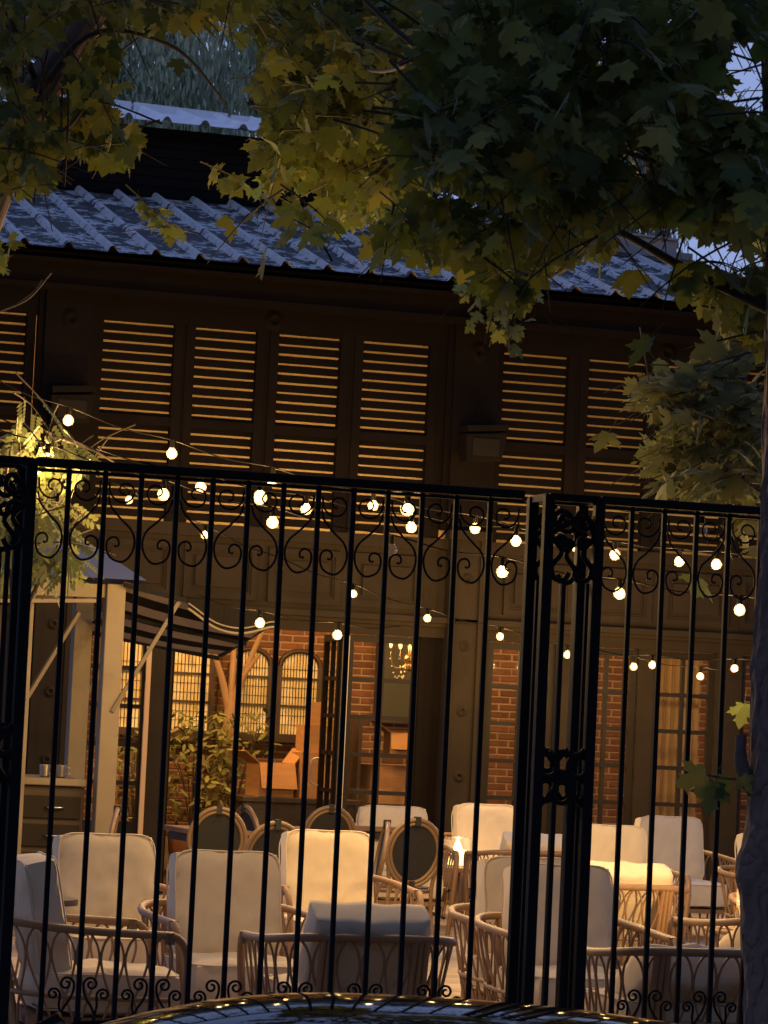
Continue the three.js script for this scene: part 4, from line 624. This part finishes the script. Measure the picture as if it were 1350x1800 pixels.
{ // street maple: trunk at the right edge, crown over the whole upper right
  const base = V3(at(1365, 1800, { z: 15 }).x, -0.5, 15);
  const t = thing('maple_tree', 'big maple with rough trunk at the right edge and broad lobed leaves overhead', 'tree', [base.x, base.y, base.z]);
  const X = (px, py) => at(px, py, { z: 15 });
  const tr = taper([[base.x, -0.5, 15], X(1366, 1800), X(1364, 1650), X(1362, 1560), X(1366, 1450), X(1376, 1250), X(1382, 1050), X(1388, 800), X(1392, 500), X(1380, 100), X(1330, -500)], 0.135, 0.075, 90, 26, 0.05);
  { const p = tr.attributes.position, n = tr.attributes.normal, kn = [X(1318, 1530), X(1330, 1640), X(1330, 1180)]; for (let i = 0; i < p.count; i++) { const q = V3(p.getX(i), p.getY(i), p.getZ(i)); let w = 0.012 * (fbm(Math.atan2(q.z - 15, q.x - 4.8) / 6.283 + 0.5, q.y * 0.25, 16, 5, 3) - 0.5) * 2; kn.forEach((k, j) => { w += [0.04, 0.015, 0.015][j] * Math.exp(-q.distanceToSquared(k) / 0.008); }); p.setXYZ(i, q.x + n.getX(i) * w, q.y + n.getY(i) * w, q.z + n.getZ(i) * w); } tr.computeVertexNormals(); }
  { const uv = tr.attributes.uv; for (let i = 0; i < uv.count; i++) uv.setXY(i, uv.getY(i) * 1, uv.getX(i) * 5); }
  part('trunk', rel(t, tr), M.bark, t);
  part('branch_stub', rel(t, taper([X(1345, 1400), X(1318, 1380), X(1302, 1335), X(1303, 1292)], 0.035, 0.02, 14, 10, 0.08)), std(0.13, 0.095, 0.085, 0.95, { map: T.mottle, bumpMap: T.bumpBark, bumpScale: 0.006 }), t);
  const limb = (pts, r0, r1) => part('limb', rel(t, taper(pts.map(([x, y, z]) => at(x, y, { z })), r0, r1, 24, 8, 0.06)), M.twig, t);
  limb([[1380, 420, 15], [1200, 300, 14.8], [1000, 180, 14.5], [760, 100, 14], [600, -40, 13.6]], 0.03, 0.008); limb([[1385, 560, 15], [1200, 470, 14.6], [1060, 400, 14.2], [860, 420, 13.6], [720, 440, 13]], 0.022, 0.005);
  limb([[1200, 300, 14.8], [1080, 260, 15.2], [980, 220, 15.4], [860, 120, 15.6]], 0.014, 0.004); limb([[900, 140, 14.3], [760, 240, 12], [620, 300, 9.6], [520, 350, 9]], 0.014, 0.004); limb([[760, 100, 14], [640, 120, 11], [540, 60, 9.5], [460, 20, 9]], 0.014, 0.004); limb([[1060, 400, 14.2], [1000, 470, 13.4], [900, 520, 12.6]], 0.008, 0.003);
  const near = sprays({ poly: [[760, -60], [1380, -40], [1380, 420], [1290, 450], [1180, 380], [1060, 400], [930, 360], [800, 330], [700, 300], [690, 200], [740, 90]], n: 330, z: [14.3, 17.2], size: 0.105, per: 26, holes, droop: 0.9, len: 1.0 });
  const lit = sprays({ holes, poly: [[430, -40], [770, -40], [770, 330], [690, 380], [600, 400], [545, 330], [480, 345], [395, 335], [430, 290], [470, 240], [440, 170], [470, 90]], n: 150, z: [7.6, 10.2], size: 0.122, per: 30, droop: 1.2, len: 1.2 });
  const fringe = sprays({ poly: [[420, 375], [520, 360], [620, 380], [760, 330], [960, 340], [1180, 400], [1080, 440], [960, 470], [930, 560], [860, 510], [780, 460], [700, 480], [600, 420], [480, 430]], n: 62, z: [13, 15], size: 0.105, per: 22, droop: 1.1, holes });
  const back = sprays({ poly: [[430, -40], [1380, -40], [1380, 470], [1240, 430], [1050, 330], [800, 300], [560, 250], [450, 120]], n: 150, z: [9, 11], size: 0.12, per: 26, holes });
  const right = sprays({ poly: [[1180, 440], [1380, 420], [1380, 640], [1310, 600], [1230, 560], [1190, 500]], n: 34, z: [13, 15], size: 0.11, per: 24, holes });
  const over = sprays({ box: [[-5, 10], [5, 9], [9.5, 20.5]], n: 1250, size: 0.17, per: 18, len: 1.5 }); const few = []; const lf = (px, py, z, s, tx, ty, nz = 1, nx = 0) => few.push({ m: place(null, at(px, py, { z }), V3(tx, ty, 0.1), V3(nx, 0.25, nz), s), tone: 1 });
  lf(567, 348, 10.4, 0.12, 0.02, -1); lf(610, 318, 10.4, 0.11, 0.3, -1); lf(1240, 1360, 15.05, 0.125, -0.9, -0.35); lf(1258, 1376, 15.02, 0.12, -0.25, -1); lf(1285, 1372, 15, 0.09, -0.5, -0.6, 0.6, 0.6); lf(1305, 1365, 15.1, 0.07, 0.5, -0.8); lf(1308, 1238, 9.8, 0.13, -0.25, -1, 0.8, -0.5);
  part('twig', rel(t, tube([at(1240, 1362, { z: 15.04 }), at(1275, 1368, { z: 15 }), at(1312, 1372, { z: 15 }), at(1350, 1385, { z: 15 })], 0.004, 14, 5)), M.twig, t);
  const lights = lit.leaves.sort((a, b) => b.z - a.z), nearS = near.leaves.sort((a, b) => b.z - a.z); const mats = ML;
  dress(t, [...few, ...lights.slice(0, 150), ...fringe.leaves.slice(0, 60), ...nearS.slice(0, 80), ...lights.slice(150).map((l) => ({ ...l, own: false })), ...fringe.leaves.slice(60).map((l) => ({ ...l, own: false })), ...nearS.slice(80).map((l) => ({ ...l, own: false })), ...[...back.leaves, ...right.leaves, ...over.leaves].map((l) => ({ ...l, own: false }))], mats, G.maple, 299);
  const tw = part('twigs', rel(t, merge([...near.twigs, ...lit.twigs, ...fringe.twigs, ...back.twigs, ...right.twigs])), M.twig, t); tw.userData.kind = 'stuff';
}
{ // left tree with leaning limb and hanging stems
  const base = V3(at(-260, 1500, { z: 13.2 }).x, 0, 12.6), t = thing('leaning_tree', 'maple at the upper left with a thick leaning limb and hanging vine stems', 'tree', [base.x, base.y, base.z]);
  part('trunk', rel(t, taper([[base.x, 0, 12.6], at(-150, 900, { z: 12.6 }), at(-40, 400, { z: 12.6 }), at(70, 160, { z: 12.6 }), at(200, -30, { z: 12.6 }), at(300, -160, { z: 12.6 })], 0.16, 0.07, 40, 14, 0.07)), M.bark, t);
  for (const p of [[[60, 180, 12.7], [160, 60, 12.9], [300, 80, 12.8], [380, 160, 12.6], [400, 190, 12.5]], [[70, 160, 12.6], [20, 40, 12.9], [-40, -60, 13]], [[40, 220, 12.6], [110, 230, 12.8], [190, 120, 13]]]) part('limb', rel(t, taper(p.map(([x, y, z]) => at(x, y, { z })), 0.016, 0.004, 20, 7, 0.05)), M.twig, t);
  for (let k = 0; k < 9; k++) { const x = rr(0, 140), y = rr(-20, 150), z = rr(12.7, 13.2); part('vine_stem', rel(t, tube([at(x, y, { z }), at(x + rr(-15, 15), y + 90, { z: z + 0.1 }), at(x + rr(-30, 30), y + rr(140, 240), { z })], rr(0.003, 0.006), 12, 5)), M.twig, t); }
  const a = sprays({ poly: [[-30, -40], [470, -40], [460, 30], [300, 50], [200, 60], [215, 150], [180, 200], [250, 240], [250, 295], [170, 290], [110, 270], [80, 330], [-30, 345]], n: 95, z: [11.6, 13.6], size: 0.1, per: 26, droop: 1.1, holes: [[[40, 120], [120, 30], [190, 10], [200, 60], [120, 110], [60, 240]]] });
  const b = sprays({ poly: [[235, 350], [300, 365], [370, 395], [370, 415], [300, 415], [250, 380]], n: 5, z: [9.5, 10.2], size: 0.09, per: 26 });
  const c = sprays({ poly: [[-30, 400], [60, 440], [40, 470], [-30, 480]], n: 4, z: [11, 12], size: 0.09, per: 24 });
  dress(t, [...a.leaves.sort((p, q) => q.z - p.z), ...b.leaves, ...c.leaves], ML, G.maple, 260); const tw = part('twigs', rel(t, merge([...a.twigs, ...b.twigs])), M.twig, t); tw.userData.kind = 'stuff';
  part('bare_twig', rel(t, merge([tube([at(0, 548, { z: 12 }), at(50, 525, { z: 12 }), at(90, 480, { z: 12 })], 0.004, 12, 5), tube([at(30, 535, { z: 12 }), at(62, 510, { z: 12 }), at(74, 492, { z: 12 })], 0.003, 12, 5)])), std(0.2, 0.15, 0.1, 0.9), t);
}
{ // bush among the bulbs at the left
  const p0 = at(20, 1400, { z: 9.9 }), t = thing('locust_bush', 'tall leafy bush lit by bulbs at the left behind the corner pillar', 'bush', [p0.x, 0, 9.9]); const LM = [leafMat(0.11, 0.125, 0.045, 0.4), leafMat(0.14, 0.15, 0.05, 0.4), leafMat(0.085, 0.105, 0.04, 0.4)];
  for (const p of [[[20, 1500], [30, 1200], [20, 950], [60, 800], [110, 770]], [[20, 950], [90, 900], [130, 850], [190, 770]], [[30, 1100], [80, 1000], [120, 930], [150, 900]], [[20, 950], [10, 850], [30, 740]], [[110, 770], [160, 790], [205, 815]]]) part('stem', rel(t, taper(p.map(([x, y]) => at(x, y, { z: 9.9 + rr(-0.15, 0.15) })), 0.014, 0.004, 18, 6)), M.twig, t);
  const s = sprays({ poly: [[-20, 730], [30, 690], [70, 690], [110, 730], [150, 735], [180, 760], [205, 770], [150, 800], [150, 830], [100, 880], [110, 920], [160, 960], [172, 1000], [120, 1020], [90, 1030], [-20, 1030]], n: 52, z: [9.5, 10.3], size: 0.17, per: 18, droop: 0.8, len: 0.8 });
  dress(t, s.leaves.sort((a, b) => b.z - a.z), LM, G.locust, 200); const tw = part('twigs', rel(t, merge(s.twigs)), M.twig, t); tw.userData.kind = 'stuff';
}
{ // feathery foliage at the right, behind the fence
  const p0 = at(1400, 1400, { z: 12 }), t = thing('feathery_tree', 'small tree with feathery leaves at the right above the fence, behind the maple trunk', 'tree', [p0.x, 0, 12]); const LM = [leafMat(0.13, 0.14, 0.045), leafMat(0.1, 0.115, 0.04), leafMat(0.165, 0.165, 0.055)];
  part('trunk', rel(t, taper([[p0.x, 0, 12], at(1395, 1000, { z: 12 }), at(1385, 700, { z: 12 }), at(1370, 450, { z: 12 })], 0.05, 0.02, 24, 9, 0.06)), M.bark, t);
  for (const p of [[[1388, 800], [1320, 700], [1230, 650], [1130, 640]], [[1392, 900], [1300, 840], [1220, 790], [1150, 790]], [[1380, 640], [1300, 560], [1230, 520]], [[1390, 940], [1330, 920], [1290, 860]]]) part('limb', rel(t, taper(p.map(([x, y]) => at(x, y, { z: 12 + rr(-0.2, 0.2) })), 0.012, 0.003, 16, 6)), M.twig, t);
  const s = sprays({ poly: [[1095, 690], [1130, 645], [1200, 650], [1240, 590], [1340, 520], [1360, 560], [1360, 890], [1330, 975], [1290, 960], [1270, 890], [1200, 880], [1130, 860], [1130, 800], [1180, 760], [1150, 720]], n: 68, z: [11.3, 12.7], size: 0.14, per: 24, droop: 0.35, dx: -0.8, len: 1.1 });
  dress(t, s.leaves.sort((a, b) => b.z - a.z), LM, [G.maple[1], G.fern[0], G.maple[2]], 260); const tw = part('twigs', rel(t, merge(s.twigs)), M.twig, t); tw.userData.kind = 'stuff';
}
{ // creeper hanging from the eave
  const p0 = at(855, 470, { z: 0.5 }), t = thing('creeper', 'thin creeper with small leaves hanging from the eave over the pilaster', 'climbing plant', [p0.x, p0.y, 0.5]);
  for (const p of [[[860, 470], [850, 530], [825, 575]], [[860, 470], [890, 540], [895, 620]], [[850, 470], [870, 560], [860, 610]]]) part('stem', rel(t, tube(p.map(([x, y]) => at(x, y, { z: 0.5 })), 0.006, 14, 5)), M.twig, t);
  const s = sprays({ poly: [[800, 470], [940, 470], [930, 570], [905, 620], [880, 600], [850, 560], [815, 585]], n: 12, z: [0.35, 0.6], size: 0.13, per: 18, len: 1 }); dress(t, s.leaves, ML, G.maple, 60);
}
// trees beyond the pavilion
function farTree(name, label, px, w, top, bot, z, hang, color, n) {
  const b = at(px, 700, { z }), t = thing(name, label, 'tree', [b.x, -0.6, z], 0, 'trees beyond the pavilion'), tp = at(px, top, { z }).y + 0.6, bt = at(px, bot, { z }).y + 0.6; const R = w / 2 / 145;
  part('trunk', taper([[0, 0, 0], [0.1, tp * 0.5, 0], [0, tp * 0.95, 0]], 0.28, 0.05, 20, 10, 0.05), M.bark, t);
  for (let k = 0; k < 7; k++) { const a = rr(0, 6.3), y = bt + (tp - bt) * rr(0, 0.7); part('limb', taper([[0, y, 0], [Math.cos(a) * R * 0.5, y + 0.4, Math.sin(a) * R * 0.5], [Math.cos(a) * R * 0.9, y + 0.3, Math.sin(a) * R * 0.9]], 0.06, 0.015, 10, 6), M.bark, t); }
  const g = hang ? ovalLeaf(0.03, 0.12) : ovalLeaf(0.06, 0.12), im = new THREE.InstancedMesh(g, leafMat(...color), n), c = new THREE.Color(); const cl = []; for (let k = 0; k < 60; k++) { const a = rr(0, 6.3), q = R * Math.sqrt(rnd()), y = rr(bt, tp); cl.push([V3(Math.cos(a) * q, y, Math.sin(a) * q * 0.8), rr(0.6, 1.35), rr(0.25, 0.55)]); }
  for (let k = 0; k < n; k++) { const [p, tone, s] = cl[Math.floor(rnd() * cl.length)], q = p.clone().add(V3(rr(-1, 1) * s, rr(-1, 1) * s * (hang ? 1.7 : 0.7), rr(-1, 1) * s)); im.setMatrixAt(k, place(null, q, hang ? V3(rr(-0.25, 0.25), -1, rr(-0.25, 0.25)) : V3(rr(-1, 1), rr(-1, 0.6), rr(-1, 1)), V3(rr(-1, 1), rr(0, 1), rr(-1, 1)), rr(0.7, 1.4))); const a = tone * rr(0.75, 1.25); im.setColorAt(k, c.setRGB(a, a, a)); }
  im.name = 'crown'; im.userData.kind = 'stuff'; t.add(im);
}
farTree('willow_tree', 'drooping blue-green tree above the upper roof at the left', 300, 620, -60, 330, -9, true, [0.42, 0.46, 0.3], 26000);
farTree('background_tree', 'dark round tree behind the middle of the roof', 640, 560, -80, 420, -11, false, [0.07, 0.085, 0.05], 14000);
farTree('background_tree', 'grey-green tree behind the chimney at the right', 1050, 300, 180, 480, -10, true, [0.26, 0.29, 0.2], 14000);
farTree('background_tree', 'dark tree standing far behind the left end of the roof', -40, 500, -60, 380, -10, false, [0.07, 0.085, 0.05], 10000);
renderer.render(scene, camera);
